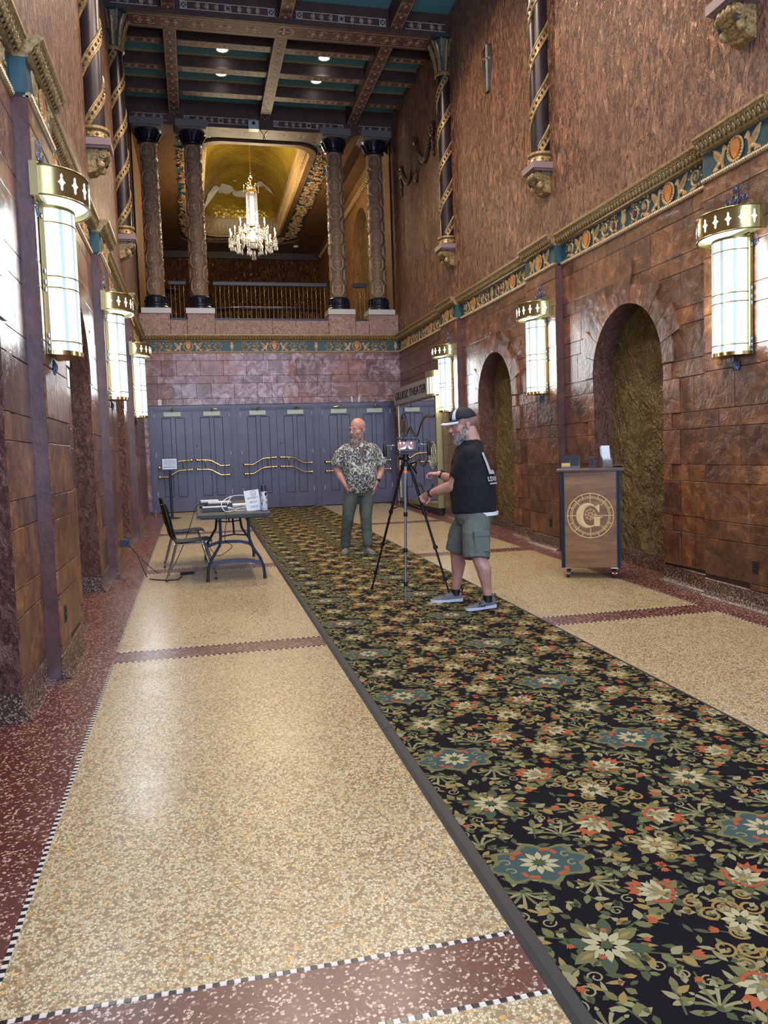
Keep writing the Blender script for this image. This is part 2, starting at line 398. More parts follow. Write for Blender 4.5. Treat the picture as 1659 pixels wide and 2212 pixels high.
def burst(x, y, a):
    for i in range(7):
        t = a + (i - 3) * .34; L = .085 - .006 * abs(i - 3)
        Rb('sand' if i % 2 else 'olive', [(x + L * k / 4 * cos(t + (i - 3) * .035 * k), y + L * k / 4 * sin(t + (i - 3) * .035 * k)) for k in range(5)], .006, 2, .015)
        ex, ey = x + L * cos(t + (i - 3) * .14), y + L * sin(t + (i - 3) * .14); P('sand', leaf(ex, ey, t + (i - 3) * .25, .02, .014, 3), 3)
    P('moss', disc(x, y, .012, 7), 3)
def medallion(x, y):
    P('olive', [(x + (.165 + .018 * cos(8 * t)) * cos(t) * 1.15, y + (.125 + .022 * cos(8 * t)) * sin(t)) for t in [2 * PI * i / 40 for i in range(40)]], 1)
    P('teal', [(x + (.143 + .014 * cos(8 * t)) * cos(t) * 1.15, y + (.105 + .018 * cos(8 * t)) * sin(t)) for t in [2 * PI * i / 40 for i in range(40)]], 2)
    for sx in (-1, 1):
        for sy in (-1, 1):
            Rb('orange', [(x + sx * .035, y + sy * .088), (x + sx * .075, y + sy * .075), (x + sx * .085, y + sy * .045)], .018, 3)
            Rb('sand', spiral(x + sx * .118, y + sy * .03, .024, .006, 1 if sx > 0 else 2.4, .8 * sx, 9), .006, 3)
    flower(x, y, 10, .058, .026, 'cream', 'moss', 4, .02)
def peony(x, y, a, mx=1):
    for i, (da, L, w, c) in enumerate(((-2.6, .1, .05, 'moss'), (2.6, .1, .05, 'moss'), (-1.9, .11, .055, 'olive'), (1.9, .11, .055, 'olive'), (-1.2, .1, .05, 'olive'), (1.2, .1, .05, 'olive'))):
        P(c, leaf(x, y, a + da, L, w, 5), 1)
    for i in range(5): P('cream', leaf(x, y, a + (i - 2) * .5, .085, .036, 4), 3)
    for i in range(5): P('cream', leaf(x, y, a + PI + (i - 2) * .42, .055, .026, 4), 3)
    Rb('orange', spiral(x, y, .06, .035, a + 1.2, .32, 8), .014, 4); Rb('orange', spiral(x, y, .06, .035, a - 1.2, -.32, 8), .014, 4)
    pts = [(-.5, 0), (-.62, .45), (-.3, .35), (-.2, .75), (0, .42), (.2, .75), (.3, .35), (.62, .45), (.5, 0)]
    P('orange', xf(pts, x + .07 * cos(a), y + .07 * sin(a), .075, a - PI / 2), 2); P('gold', disc(x, y, .014, 8), 5)
def scrolls(x, y, s=1.0, mx=1):
    for (dx, dy, r, a0, tr) in ((0, 0, .055, 0, 1.5), (.085, .03, .05, 3.1, -1.5), (-.03, .1, .042, -1, 1.4), (.065, -.075, .04, 2.0, 1.3)):
        Rb('gold', spiral(x + mx * dx * s, y + dy * s, r * s, .01, a0, tr * mx, 20), .009, 2, .013)
        P('sand', leaf(x + mx * dx * s, y + dy * s, a0 + .6, .035, .018, 3), 3)
medallion(0, 0)
for sx in (-1, 1):
    peony(sx * .315, -.29, PI / 2 + sx * .9); peony(sx * .34, .22, -PI / 2 - sx * .8)
    burst(sx * .13, -.155, -PI / 2 + sx * .3); burst(sx * .16, .165, PI / 2 - sx * .5)
    tulip(sx * .205, -.42, sx * .9, .028); tulip(sx * .24, .385, -sx * 1.9, .03); tulip(sx * .41, -.13, 0, .026); tulip(sx * .43, .12, PI, .028); tulip(sx * .36, .47, sx, .026)
    sprig(sx * .06, -.2, -PI / 2 + sx * .35, .1); sprig(sx * .06, .17, PI / 2 - sx * .3, .1); sprig(sx * .2, -.03, 0 if sx > 0 else PI, .09); sprig(sx * .2, .06, (.6 if sx > 0 else PI - .6), .09, c='moss')
    sprig(sx * .2, -.1, (-.5 if sx > 0 else PI + .5), .1)
    scrolls(sx * .43, -.02 + .0, .8, sx); scrolls(sx * .40, .36, .8, -sx); scrolls(sx * .40, -.44, .75, sx)
    for k in range(3): Rb('sand', spiral(sx * (.12 + .07 * k), -.34 + .05 * k, .026, .006, k, 1.2 * sx, 12), .006, 2)
    for k in range(3): Rb('sand', spiral(sx * (.2 - .05 * k), .27 + .05 * k, .026, .006, k + 1, 1.2 * sx, 12), .006, 2)
# white flower with green leaves half a repeat away
for i in range(8):
    a = 2 * PI * i / 8 + .39; P('moss' if i % 2 else 'olive', leaf(.045 * cos(a), .4925 + .045 * sin(a), a, .1, .05, 5), 1); P('teal' if i % 2 else 'gold', leaf(.06 * cos(a), .4925 + .06 * sin(a), a, .055, .018, 4), 2)
flower(0, .4925, 10, .06, .028, 'cream', 'moss', 3, .02)
for sx in (-1, 1):
    for sy in (-1, 1):
        sprig(sx * .1, .4925 + sy * .06, math.atan2(sy * .45, sx), .12, c='olive', L=.06, w=.034)
flower(.4725, .4925, 9, .048, .026, 'cream', 'moss', 4, .018); flower(.4725, 0, 8, .05, .026, 'cream', 'gold', 4, .018)
for i in range(6): P('olive', leaf(.4725, 0, i * PI / 3 + .5, .1, .045, 4), 1)
# scattered filler leaves and buds on the black ground
rr = random.Random(3)
for i in range(460):
    x, y = rr.uniform(-.4725, .4725), rr.uniform(-.4925, .4925); a = rr.uniform(0, 2 * PI)
    P(rr.choice(('olive', 'olive', 'moss', 'sand', 'moss', 'gold')), leaf(x, y, a, rr.uniform(.034, .066), rr.uniform(.016, .03), 3), .6)
for i in range(12):
    tulip(rr.uniform(-.4725, .4725), rr.uniform(-.4925, .4925), rr.uniform(0, 6.28), rr.uniform(.018, .024))
pat = MB(); x0c, x1c = CX0 + .06, CX1 - .03
for lay, ci, pts in shapes:
    for ix in (-1, 0, 1, 2):
        ox = 1.15 + .945 * ix
        if max(p[0] for p in pts) + ox < x0c or min(p[0] for p in pts) + ox > x1c: continue
        q2 = [(min(max(p[0] + ox, x0c), x1c), p[1]) for p in pts]
        for iy in range(-4, 16):
            oy = 2.64 + .985 * iy
            if oy - .5 < YF + .4 or oy + .6 > CY1: continue
            h = .0098 + .00045 * lay
            pat.add([(px, py + oy, fz(py + oy) + h) for px, py in q2], [tuple(range(len(q2)))], ci)
stuff(pat.build('woven_flowers', [MC[k] for k in CM], carpet, False))

# ------------------------------------------------------------------ lower walls: backing with niches, blocks, bases
def ring_pts(yc, r, z, n=20): return [(yc + r * cos(PI * i / n), z + r * sin(PI * i / n)) for i in range(n + 1)]
def niche_dep(): return .2
def lower_wall(side):
    T = TR if side == 'right' else TL
    b = MB(); 
    def quad(u0, u1, v0, v1, w=0.0, mi=0): b.add([T(u0, v0, w), T(u1, v0, w), T(u1, v1, w), T(u0, v1, w)], [(0, 1, 2, 3)], mi)
    cuts = [YF]
    ys = YF; zb = -.2
    for p0, p1 in PIERS + [(YB, YB)]:
        # bay ys..p0, may hold a niche
        nc = [n for n in NICHES if ys < n < p0]
        if nc:
            n0 = nc[0]; a, c = n0 - NHW, n0 + NHW
            quad(ys, a, zb, ZF0); quad(c, p0, zb, ZF0)
            rp = ring_pts(n0, NHW, NSPR)
            for i in range(20):
                (u0, v0), (u1, v1) = rp[i + 1], rp[i]
                b.add([T(u0, v0, 0), T(u1, v1, 0), T(u1, ZF0, 0), T(u0, ZF0, 0)], [(0, 1, 2, 3)], 0)
        else: quad(ys, p0, zb, ZF0)
        if p1 > p0:
            quad(p0, p1, zb, ZF0, PRO); b.add([T(p0, zb, 0), T(p0, zb, PRO), T(p0, ZF0, PRO), T(p0, ZF0, 0)], [(0, 1, 2, 3)], 1)
            b.add([T(p1, zb, PRO), T(p1, zb, 0), T(p1, ZF0, 0), T(p1, ZF0, PRO)], [(0, 1, 2, 3)], 1)
        ys = p1
    # upper wall and back thickness
    wall = struct(b.build('wall_' + side, [MT['gap'], MT['edge']], None, False))
    u = MB(); u.add([T(YF, ZF0, 0), T(YB + .3, ZF0, 0), T(YB + .3, ZCEIL + .4, 0), T(YF, ZCEIL + .4, 0)], [(0, 1, 2, 3)])
    u.build('rough_plaster', MT['upper'], wall, False)
    for n0 in NICHES:
        k = MB(); prof = [(n0 - NHW, -.1)] + ring_pts(n0, NHW, NSPR)[::-1] + [(n0 + NHW, -.1)]; D = -.24
        for i in range(len(prof) - 1):
            (u0, v0), (u1, v1) = prof[i], prof[i + 1]
            k.add([T(u0, v0, .012), T(u1, v1, .012), T(u1, v1, D), T(u0, v0, D)], [(0, 1, 2, 3)], 0)
        k.build('niche_reveal', MT['reveal'], wall, True)
        k = MB(); k.add([T(p[0], p[1], D) for p in prof], [tuple(range(len(prof)))], 0); k.build('niche_back', MT['olive'], wall, False)
        for ja, jb in ((n0 - NHW - .0005, n0 - NHW + .014), (n0 + NHW - .014, n0 + NHW + .0005)):
            k = MB(); k.box(ja, jb, fz(n0) - .1, fz(n0) + .185, D, .014, 0, T); k.build('jamb_base', MT['base'], wall, False)
        k = MB(); k.box(n0 - NHW + .001, n0 + NHW - .001, fz(n0) - .1, fz(n0) + .17, D, D + .05, 0, T); k.build('niche_base', MT['base'], wall, False)
    # terrazzo base with a cove foot, one per bay and pier
    ys = YF
    def base(u0, u1, w):
        if u1 - u0 < .02: return
        k = MB(); pr_ = [(w + .065, .0006), (w + .03, .022), (w + .014, .06), (w + .012, .155), (w - .002, .165), (w - .002, -.02)]
        n = len(pr_); vs = [T(u0, fz(u0) + z, x) for x, z in pr_] + [T(u1, fz(u1) + z, x) for x, z in pr_]
        k.add(vs, [(i, (i + 1) % n, n + (i + 1) % n, n + i) for i in range(n)] + [tuple(range(n)), tuple(range(2 * n - 1, n - 1, -1))])
        o = k.build('terrazzo_base', MT['base'], wall, True)
    for p0, p1 in PIERS + [(YB, YB)]:
        nc = [n for n in NICHES if ys < n < p0]
        if nc: base(ys, nc[0] - NHW, 0); base(nc[0] + NHW, p0, 0)
        else: base(ys, p0, 0)
        if p1 > p0: base(p0, p1, PRO)
        ys = p1
    # rows of blocks
    rows = []; z = ZF0; k = 0
    while z > .12:
        h = (.165, .345)[k % 2]; rows.append((z - h, z)); z -= h; k += 1
    blocks = []
    def clipb(u0, u1, v0, v1, w, t):
        lo = fz((u0 + u1) / 2) + .165
        if v1 < lo + .05: return
        blocks.append((u0, u1, max(v0, lo), v1, w, t))
    def fill(u0, u1, v0, v1, w):
        if u1 - u0 < .05: return
        u = u0
        while u < u1 - .01:
            L = R.choice((.3, .42, .5, .62)); e = u + L
            if u1 - e < .2: e = u1
            clipb(u, e, v0, v1, w, .008 + R.random() * .004); u = e
    rnd = 0
    ys = YF
    for p0, p1 in PIERS + [(YB - .002, YB - .002)]:
        nc = [n for n in NICHES if ys < n < p0]
        for ri, (v0, v1) in enumerate(rows):
            if nc:
                n0 = nc[0]
                hi = v0 > NSPR + NHW
                hw = 0 if hi else NHW if v0 <= NSPR else math.sqrt(max(NHW ** 2 - (v0 - NSPR) ** 2, 0))
                qn = (.15, .29)[ri % 2] if v1 <= NSPR + .1 and not hi else 0
                if qn:
                    clipb(n0 - hw - qn, n0 - hw - .001, v0, v1, 0, .02); clipb(n0 + hw + .001, n0 + hw + qn, v0, v1, 0, .02)
                if hi: fill(ys, p0, v0, v1, 0)
                else: fill(ys, n0 - hw - qn, v0, v1, 0); fill(n0 + hw + qn, p0, v0, v1, 0)
            else: fill(ys, p0, v0, v1, 0)
            if p1 > p0: fill(p0 + .004, p1 - .004, v0, v1, PRO)
        ys = p1
    # voussoirs
    vous = []
    for n0 in NICHES:
        n = 11
        for i in range(n):
            a0, a1 = PI * i / n, PI * (i + 1) / n; Lr = (.2, .34)[i % 2]
            if i == n // 2: Lr = .46
            vous.append((n0, a0, a1, Lr))
    blocks.sort(key=lambda q: abs(q[0] - 7.5))
    g = .0025; rest = MB(); cnt = 0
    for (u0, u1, v0, v1, w, t) in blocks:
        vis = (4.4 if side == 'left' else 4.8) < u1 and v1 > .1
        k = MB() if (vis and cnt < 262) else rest
        k.cbox(u0 + g, u1 - g, v0 + g, v1 - g, w - .002 if False else w, w + t, .003, 0, T)
        if k is not rest: k.build('stone_block', MT['block'], wall, False); cnt += 1
    if rest.v: stuff(rest.build('stone_blocks', MT['block'], wall, False))
    for n0, a0, a1, Lr in vous:
        k = MB(); m = 3; ri, ro = NHW + .001, NHW + Lr; da = .003
        A = [a0 + da + (a1 - a0 - 2 * da) * j / m for j in range(m + 1)]
        pts = [(n0 + ri * cos(a), NSPR + ri * sin(a)) for a in A] + [(n0 + ro * cos(a), NSPR + ro * sin(a)) for a in A[::-1]]
        k.poly(pts, T, .0, .026, 0, .012); k.build('voussoir', MT['block'], wall, False)
    return wall
wall_r = lower_wall('right'); wall_l = lower_wall('left')

# ------------------------------------------------------------------ back wall
b = MB(); FX0, FX1, ZD = -.94, 4.56, 2.80
b.add([TB(XL, -.1, 0), TB(FX0, -.1, 0), TB(FX0, ZF0, 0), TB(XL, ZF0, 0), TB(FX1, -.1, 0), TB(XR, -.1, 0), TB(XR, ZF0, 0), TB(FX1, ZF0, 0), TB(FX0, ZD, 0), TB(FX1, ZD, 0)], [(0, 1, 2, 3), (4, 5, 6, 7), (8, 9, 7, 2)])
wall_b = struct(b.build('wall_back', MT['gap'], None, False))
z = ZF0; ri = 0
for h in (.165, .33, .165, .33, .165):
    u = XL + .002
    while u < XR - .01:
        e = u + R.choice((.32, .42, .5, .6)); e = XR - .002 if XR - e < .22 else e
        k = MB(); v0 = max(z - h, ZD + .01)
        if z - v0 > .03: k.cbox(u + .002, e - .002, v0 + .002, z - .002, 0, .012 + R.random() * .006, .003, 0, TB); k.build('stone_block', MT['bblock'], wall_b, False)
        u = e
    z -= h
for u0, u1 in ((XL + .002, FX0), (FX1, XR - .002)):
    z = ZD
    while z > .55:
        k = MB(); k.cbox(u0, u1 - .002, max(z - .34, .5) + .002, z - .002, 0, .012, .003, 0, TB); k.build('stone_block', MT['bblock'], wall_b, False); z -= .34
# front wall of the lobby (street side, behind the camera)
b = MB(); b.box(XL - .2, XR + .2, YF - .35, YF - .25, 4.9, ZCEIL + .4); b.box(XL - .2, XL + .3, YF - .35, YF - .25, -.1, 4.9); b.box(XR - .3, XR + .2, YF - .35, YF - .25, -.1, 4.9)
struct(b.build('wall_front', MT['upper'], None, False))

# ------------------------------------------------------------------ frieze ornaments
GRIF = [(.05, .03), (.33, .03), (.36, .1), (.30, .14), (.42, .2), (.54, .26), (.6, .06), (.56, .02), (.74, .02), (.76, .07), (.68, .1), (.70, .38), (.74, .55), (.80, .66), (.93, .70), (.94, .76), (.84, .86), (.74, .94), (.66, .84), (.65, .68), (.58, .58), (.50, .62), (.40, .74), (.24, .88), (.0, .97), (.04, .82), (.1, .66), (.22, .46), (.36, .34), (.26, .26), (.10, .17), (.02, .1)]
def griffin_mb(T, s, mx):
    b = MB(); b.poly(xf(GRIF, 0, 0, s, 0, mx), T, .0, .013, 0, .03)
    for i in range(5):
        t = i / 4; b.rib(xf([(.50 - .1 * t, .56 - .12 * t), (.34 - .08 * t, .66 - .12 * t), (.08 + .02 * t, .9 - .26 * t)], 0, 0, s, 0, mx), .035 * s, T, .012, .019, 0)
    b.ell((mx * .44 * s, .24 * s, .014), (.12 * s, .1 * s, .008), 10, 6, 0, T)
    return b
GRIF = [(p[0] * 1.0, p[1]) for p in GRIF]
def frieze(T, runs, parent_name, k0):
    """runs: list of (u0, u1, w) ; ornaments chosen by run length"""
    b = MB()
    for u0, u1, w in runs: b.box(u0, u1, ZF0 + .03, ZF1 - .01, w - .1 if w else -.02, w + .01, 0, T)
    fr = struct(b.build('trim_%d' % k0, MT['teal'], None, False))
    Hh = ZF1 - ZF0 - .05
    def rails(u0, u1, w, endc=False):
        k = MB(); k.tube([T(u0, ZF0 + .015, w + .012), T(u1, ZF0 + .015, w + .012)], .02, 8, 0); k.box(u0, u1, ZF0 - .005, ZF0 + .012, w - .02, w + .014, 0, T)
        n = int((u1 - u0) / .03)
        for i in range(n):
            u = u0 + (i + .5) * (u1 - u0) / n; k.tube([T(u - .01, ZF0 + .002, w + .031), T(u + .01, ZF0 + .03, w + .031)], .005, 4, 0)
        k.build('rope_moulding', MT['rope'], fr)
        # cornice
        k = MB(); e = .0
        prof = [(w + .01, ZF1 - .012), (w + .03, ZF1 - .008), (w + .028, ZF1 + .01), (w + .045, ZF1 + .02), (w + .07, ZF1 + .06), (w + .105, ZF1 + .085), (w + .11, ZF1 + .1), (w + .125, ZF1 + .105), (w + .125, ZC), (-.01, ZC), (-.01, ZF1 - .012)]
        n = len(prof); vs = [T(u0 - (.0), z, x) for x, z in prof] + [T(u1, z, x) for x, z in prof]
        k.add(vs, [(i, (i + 1) % n, n + (i + 1) % n, n + i) for i in range(n)] + [tuple(range(n)), tuple(range(2 * n - 1, n - 1, -1))]); k.build('cornice', MT['gilt'], fr, True, ang=25)
        k = MB(); n = max(2, int((u1 - u0) / .062))
        for i in range(n):
            u = u0 + (i + .5) * (u1 - u0) / n
            k.ell((u, ZF1 + .052, w + .078), (.02, .034, .022), 8, 5, 0, T)
            k.tube([T(u - .026, ZF1 + .085, w + .1), T(u - .03, ZF1 + .05, w + .088), T(u - .022, ZF1 + .015, w + .05)], .006, 4, 0)
            k.tube([T(u + .026, ZF1 + .085, w + .1), T(u + .03, ZF1 + .05, w + .088), T(u + .022, ZF1 + .015, w + .05)], .006, 4, 0)
        stuff(k.build('egg_and_dart', MT['gilt'], fr))
    cache = {}
    def place(key, mk, mats, u, w):
        if key not in cache:
            o = mk().build(key.rstrip('+-'), mats, fr); cache[key] = o
            o['_'] = 1
        else: o = cache[key].copy(); C.objects.link(o)
        v = Vector(T(u, ZF0 + .035, w)) - Vector(T(0, 0, 0)); o.location = v
        if '_' in o: del o['_']
        return o
    gs = Hh
    def shield():
        b = MB(); pts = [(.0, 0), (.07, .03), (.105, .1), (.1, .17), (.06, .205), (-.06, .205), (-.1, .17), (-.105, .1), (-.07, .03)]
        b.lathe([(.095, 0), (.108, .012), (.098, .02), (.084, .012), (.08, 0)], (0, .105, 0), 28, 0, T=lambda x, y, z: T(x * 1.0, (y - .105) * 1.02 + .105, z))
        for i in range(22):
            a = 2 * PI * i / 22; b.ell((.096 * cos(a), .105 + .098 * sin(a), .016), (.014, .014, .008), 6, 4, 0, T)
        sp = [(0, .012), (.035, .05), (.056, .1), (.058, .15), (.04, .19), (.015, .18), (0, .194), (-.015, .18), (-.04, .19), (-.058, .15), (-.056, .1), (-.035, .05)]
        b.poly(sp, T, 0, .024, 1, .1); return b
    def scroll(mx):
        b = MB(); b.rib(xf(spiral(0, .115, .085, .02, -2.2, 1.35, 26), 0, 0, 1, 0, mx), [.03 - .016 * i / 26 for i in range(27)], T, 0, .014, 0)
        for i in range(7): b.poly(xf(leaf(.085 * cos(i * .8), .115 + .085 * sin(i * .8), i * .8 + .5, .035, .022, 3), 0, 0, 1, 0, mx), T, 0, .011, 0)
        for i in range(4): b.poly(xf(leaf(0, .115, i * 1.5, .03, .016, 3), 0, 0, 1, 0, mx), T, 0, .013, 0)
        b.poly(xf(leaf(-.05, .04, -.2, .16, .035, 4), 0, 0, 1, 0, mx), T, 0, .01, 0); return b
    def rosescroll(mx):
        b = MB(); b.rib(xf(spiral(0, .09, .075, .04, 1.9, 1.1, 24), 0, 0, 1, 0, mx), [.026 - .01 * i / 24 for i in range(25)], T, 0, .014, 0)
        for i in range(6): b.poly(xf(leaf(.07 * cos(i + .2), .09 + .07 * sin(i + .2), i + .9, .035, .02, 3), 0, 0, 1, 0, mx), T, 0, .01, 0)
        for i in range(5): b.poly(leaf(.006 * cos(i * 1.26), .09 + .006 * sin(i * 1.26), i * 1.26, .024, .02, 4), T, 0, .016, 1, .1)
        b.poly(disc(0, .09, .01, 8), T, 0, .02, 1, .2)
        for i in range(4): b.poly(xf(leaf(-.05 + .035 * i, .178, .5 + .5 * i, .028, .013, 3), 0, 0, 1, 0, mx), T, 0, .01, 0)
        return b
    def vase():
        b = MB(); pr = [(.03, 0), (.012, .02), (.008, .04), (.03, .06), (.04, .1), (.028, .15), (.02, .165), (.034, .18), (.036, .2)]
        b.poly([(r, z) for r, z in pr] + [(-r, z) for r, z in pr[::-1]], T, 0, .018, 0, .05); return b
    def shield_at(u, w):
        place('shield', shield, [MT['orn'], MT['ornshield']], u, w)
        place('griffin+', lambda: griffin_mb(T, gs, 1), MT['orn'], u - .115 - .93 * gs, w); place('griffin-', lambda: griffin_mb(T, gs, -1), MT['orn'], u + .115 + .93 * gs, w)
    for u0, u1, w in runs:
        rails(u0, u1, w); L = u1 - u0; w = w + .01
        if L < 1.2: shield_at((u0 + u1) / 2, w); continue
        n = max(1, round(L / 1.87)); P_ = 1.87 if L > 2.2 else L
        c0 = (u0 + u1) / 2 - (n - 1) * P_ / 2
        if L < 3.6 and n == 2: c0 = (u0 + u1) / 2 - .86; P_ = 1.72
        for i in range(n):
            c = c0 + P_ * i; shield_at(c, w)
            for s in (-1, 1):
                us = c + s * (.115 + 1.0 * gs + .115)
                if u0 + .08 < us < u1 - .08: place('scroll' + '-+'[s > 0], lambda: scroll(-s), MT['orn'], us, w)
                ur = c + s * (.115 + 1.0 * gs + .115 + .20)
                if u0 + .08 < ur < u1 - .08 and (abs(ur - (c0 + P_ * (i + .5 * s))) > .09): place('rose_scroll' + '-+'[s > 0], lambda: rosescroll(s), [MT['orn'], MT['rose']], ur, w)
            if i < n - 1: place('vase', vase, MT['orn'], c + P_ / 2, w)
        if L > 5: place('vase', vase, MT['orn'], u0 + .1, w); place('vase', vase, MT['orn'], u1 - .1, w)
    return fr
runs = []; ys = YF
for p0, p1 in PIERS: runs.append((ys, p0, 0)); runs.append((p0, p1, PRO)); ys = p1
runs.append((ys, YB, 0))
vis = [r for r in runs if r[1] > 3]
frieze(TR, vis, 'r', 1); frieze(TL, vis, 'l', 2); frieze(TB, [(XL, XR, 0)], 'b', 3)
# ------------------------------------------------------------------ ceiling and beams
MT['ceil'] = mat('teal_ceiling_paint', sg(86, 148, 164), .6)
MT['beam'] = mat('dark_brown_beam', sg(74, 54, 50), .55, c2=sg(60, 44, 42), ns=6)
MT['soff'] = mat('soffit_brown', sg(106, 78, 68), .55, c2=sg(88, 64, 56), ns=8)
MT['sten'] = mat('stencil_cream', sg(206, 194, 176), .6)
MT['stred'] = mat('stencil_russet', sg(120, 64, 44), .6)
MT['stblue'] = mat('stencil_blue', sg(40, 56, 84), .6)
MT['yel'] = mat('ochre_line', sg(158, 140, 92), .5)
SM = [MT['sten'], MT['stred'], MT['stblue']]
b = MB(); b.box(XL - .1, XR + .1, YF - .3, 18.9, ZCEIL, ZCEIL + .1); ceiling = struct(b.build('ceiling', MT['ceil'], None, False))
def line(b, T, pts, w=.008, mi=0): b.rib(pts, w, T, .0015, .0015, mi)
def sqx(b, T, u, v, h, kind):
    line(b, T, [(u - h, v - h), (u + h, v - h), (u + h, v + h), (u - h, v + h), (u - h, v - h)], .01)
    if kind == 'x': b.poly([(u - h * .8, v - h * .8), (u + h * .8, v - h * .8), (u + h * .8, v + h * .8), (u - h * .8, v + h * .8)], T, .001, .001, 2); line(b, T, [(u - h, v - h), (u + h, v + h)], .009); line(b, T, [(u - h, v + h), (u + h, v - h)], .009)
    else:
        line(b, T, [(u - h, v), (u, v - h), (u + h, v), (u, v + h), (u - h, v)], .01); b.poly([(u - h * .45, v), (u, v - h * .45), (u + h * .45, v), (u, v + h * .45)], T, .0015, .0015, 2)
def fern(b, T, u, v, s, d, mi=0):
    for k in range(3):
        for sy in (-1, 1): b.poly(leaf(u + d * k * .32 * s, v, (0 if d > 0 else PI) + sy * .7, s * .55, s * .2, 3), T, .0015, .0015, mi)
    b.poly(leaf(u + d * .7 * s, v, 0 if d > 0 else PI, s * .6, s * .2, 3), T, .0015, .0015, mi)
def strip(b, T, u0, u1, vc, h):
    if u1 - u0 < .3: return
    uc = (u0 + u1) / 2
    for sv in (-1, 1): line(b, T, [(u0, vc + sv * h), (u1, vc + sv * h)], .009)
    full = u1 - u0 > 1.2
    e0, e1 = u0, u1
    if full: sqx(b, T, u0 + h, vc, h * .8, 'x'); sqx(b, T, u1 - h, vc, h * .8, 'x'); sqx(b, T, uc, vc, h * .8, 'd'); e0, e1 = u0 + 2 * h, u1 - 2 * h
    for s in (-1, 1):
        for t in (.28, .52, .74) if full else (.3, .7):
            L = (e1 - e0) / 2; u = uc + s * L * t
            fern(b, T, u - s * .03, vc, h * 1.1, s, 0); b.poly(leaf(u + s * .02, vc, 0 if s > 0 else PI, h * .9, h * .6, 4), T, .0018, .0018, 1)
            line(b, T, spiral(u, vc + h * .4, h * .4, .01, 0, .8, 8), .008); line(b, T, spiral(u, vc - h * .4, h * .4, .01, 0, -.8, 8), .008)
def scrollband(b, T, u0, u1, vc, h, step=.34):
    n = max(1, int((u1 - u0) / step)); st = (u1 - u0) / n
    for i in range(n):
        u = u0 + (i + .5) * st
        for s in (-1, 1):
            for sv in (-1, 1): line(b, T, spiral(u + s * st * .22, vc + sv * h * .45, h * .5, .012, 0 if s > 0 else PI, .95 * s * sv, 12), .013)
        b.poly(leaf(u - .03, vc, 0, .07, h * .5, 3), T, .0018, .0018, 1); fern(b, T, u + .01, vc, h * .6, 1); fern(b, T, u - .01, vc, h * .6, -1)
LB = [(-.19, .04), (1.72, 1.95), (3.64, 3.87)]
def beam(x0, x1, y0, y1, z0, z1, stencil=None, soff=True):
    b = MB(); b.box(x0, x1, y0, y1, z0, z1); o = b.build('beam', MT['beam'], ceiling, False)
    if soff: k = MB(); k.box(x0 + .004, x1 - .004, y0 + .004, y1 - .004, z0 - .003, z0); k.build('soffit_board', MT['soff'], o, False)
    if stencil:
        k = MB(); stencil(k); stuff(k.build('stencil_ornament', SM, o, False))
    return o
GIRD = [(10.0, 10.5), (14.07, 14.57)]
SPAN = [(XL, LB[0][0]), (LB[0][1], LB[1][0]), (LB[1][1], LB[2][0]), (LB[2][1], XR)]
def gird_st(y0, y1, z0, z1, vz, full):
    def f(k):
        TF = lambda u, v, w: (u, y0 - w - .002, v)
        TS = lambda u, v, w: (u, v, z0 - w - .004)
        for a, c in SPAN: strip(k, TF, a + .07, c - .05, vz, .062)
        yc = (y0 + y1) / 2
        if full:
            u0, u1 = XL + .25, XR - .25
            line(k, TS, [(u0, yc - .17), (u1, yc - .17), (u1, yc + .17), (u0, yc + .17), (u0, yc - .17)], .012)
            scrollband(k, TS, u0 + .1, 1.5, yc, .13, .42); scrollband(k, TS, 2.2, u1 - .1, yc, .13, .42)
            line(k, TS, spiral(1.84, yc, .16, .16, 0, 1, 26), .014); line(k, TS, spiral(1.84, yc, .13, .13, 0, 1, 24), .008)
            for i in range(8): k.poly(leaf(1.84, yc, i * PI / 4, .12, .035, 3), TS, .0015, .0015, 2 if i % 2 else 0)
        else:
            scrollband(k, TS, .85, 1.6, yc - .04, .1, .36); scrollband(k, TS, 2.08, 2.85, yc - .04, .1, .36)
            line(k, TS, spiral(1.84, yc - .04, .14, .14, 0, 1, 26), .014)
            for i in range(8): k.poly(leaf(1.84, yc - .04, i * PI / 4, .12, .035, 3), TS, .0015, .0015, 0)
    return f
beam(XL, XR, 14.07, 14.57, 8.9, ZCEIL, gird_st(14.07, 14.57, 8.9, 9.3, 9.06, True))
beam(XL, XR, 18.2, 18.75, 8.77, ZCEIL, gird_st(18.2, 18.75, 8.77, 9.3, 8.91, False))
beam(XL, XR, 10.0, 10.5, 8.9, ZCEIL); beam(XL, XR, 5.9, 6.4, 8.9, ZCEIL); beam(XL, XR, 1.8, 2.3, 8.9, ZCEIL)
def lst(x0, x1, y0, y1, z0):
    def f(k):
        TS = lambda u, v, w: (v, u, z0 - w - .004)
        n = int((y1 - y0) / .3); xc = (x0 + x1) / 2
        for s in (-1, 1): line(k, TS, [(y0 + .03, xc + s * .095), (y1 - .03, xc + s * .095)], .006)
        for i in range(n):
            u = y0 + (i + .5) * (y1 - y0) / n
            for s in (-1, 1): line(k, TS, spiral(u, xc + s * .045, .04, .01, 0, .9 * s, 9), .01)
            fern(k, TS, u + .05, xc, .07, 1); k.poly(leaf(u - .05, xc, PI, .05, .04, 3), TS, .0018, .0018, 1 if i % 2 else 2)
    return f
for x0, x1 in LB:
    for y0, y1, st in ((14.57, 18.2, 1), (10.5, 14.07, 1), (6.4, 10.0, 0), (2.3, 5.9, 0), (YF - .2, 1.8, 0)):
        beam(x0, x1, y0, y1, 8.97, ZCEIL, lst(x0, x1, y0, y1, 8.97) if st else None)
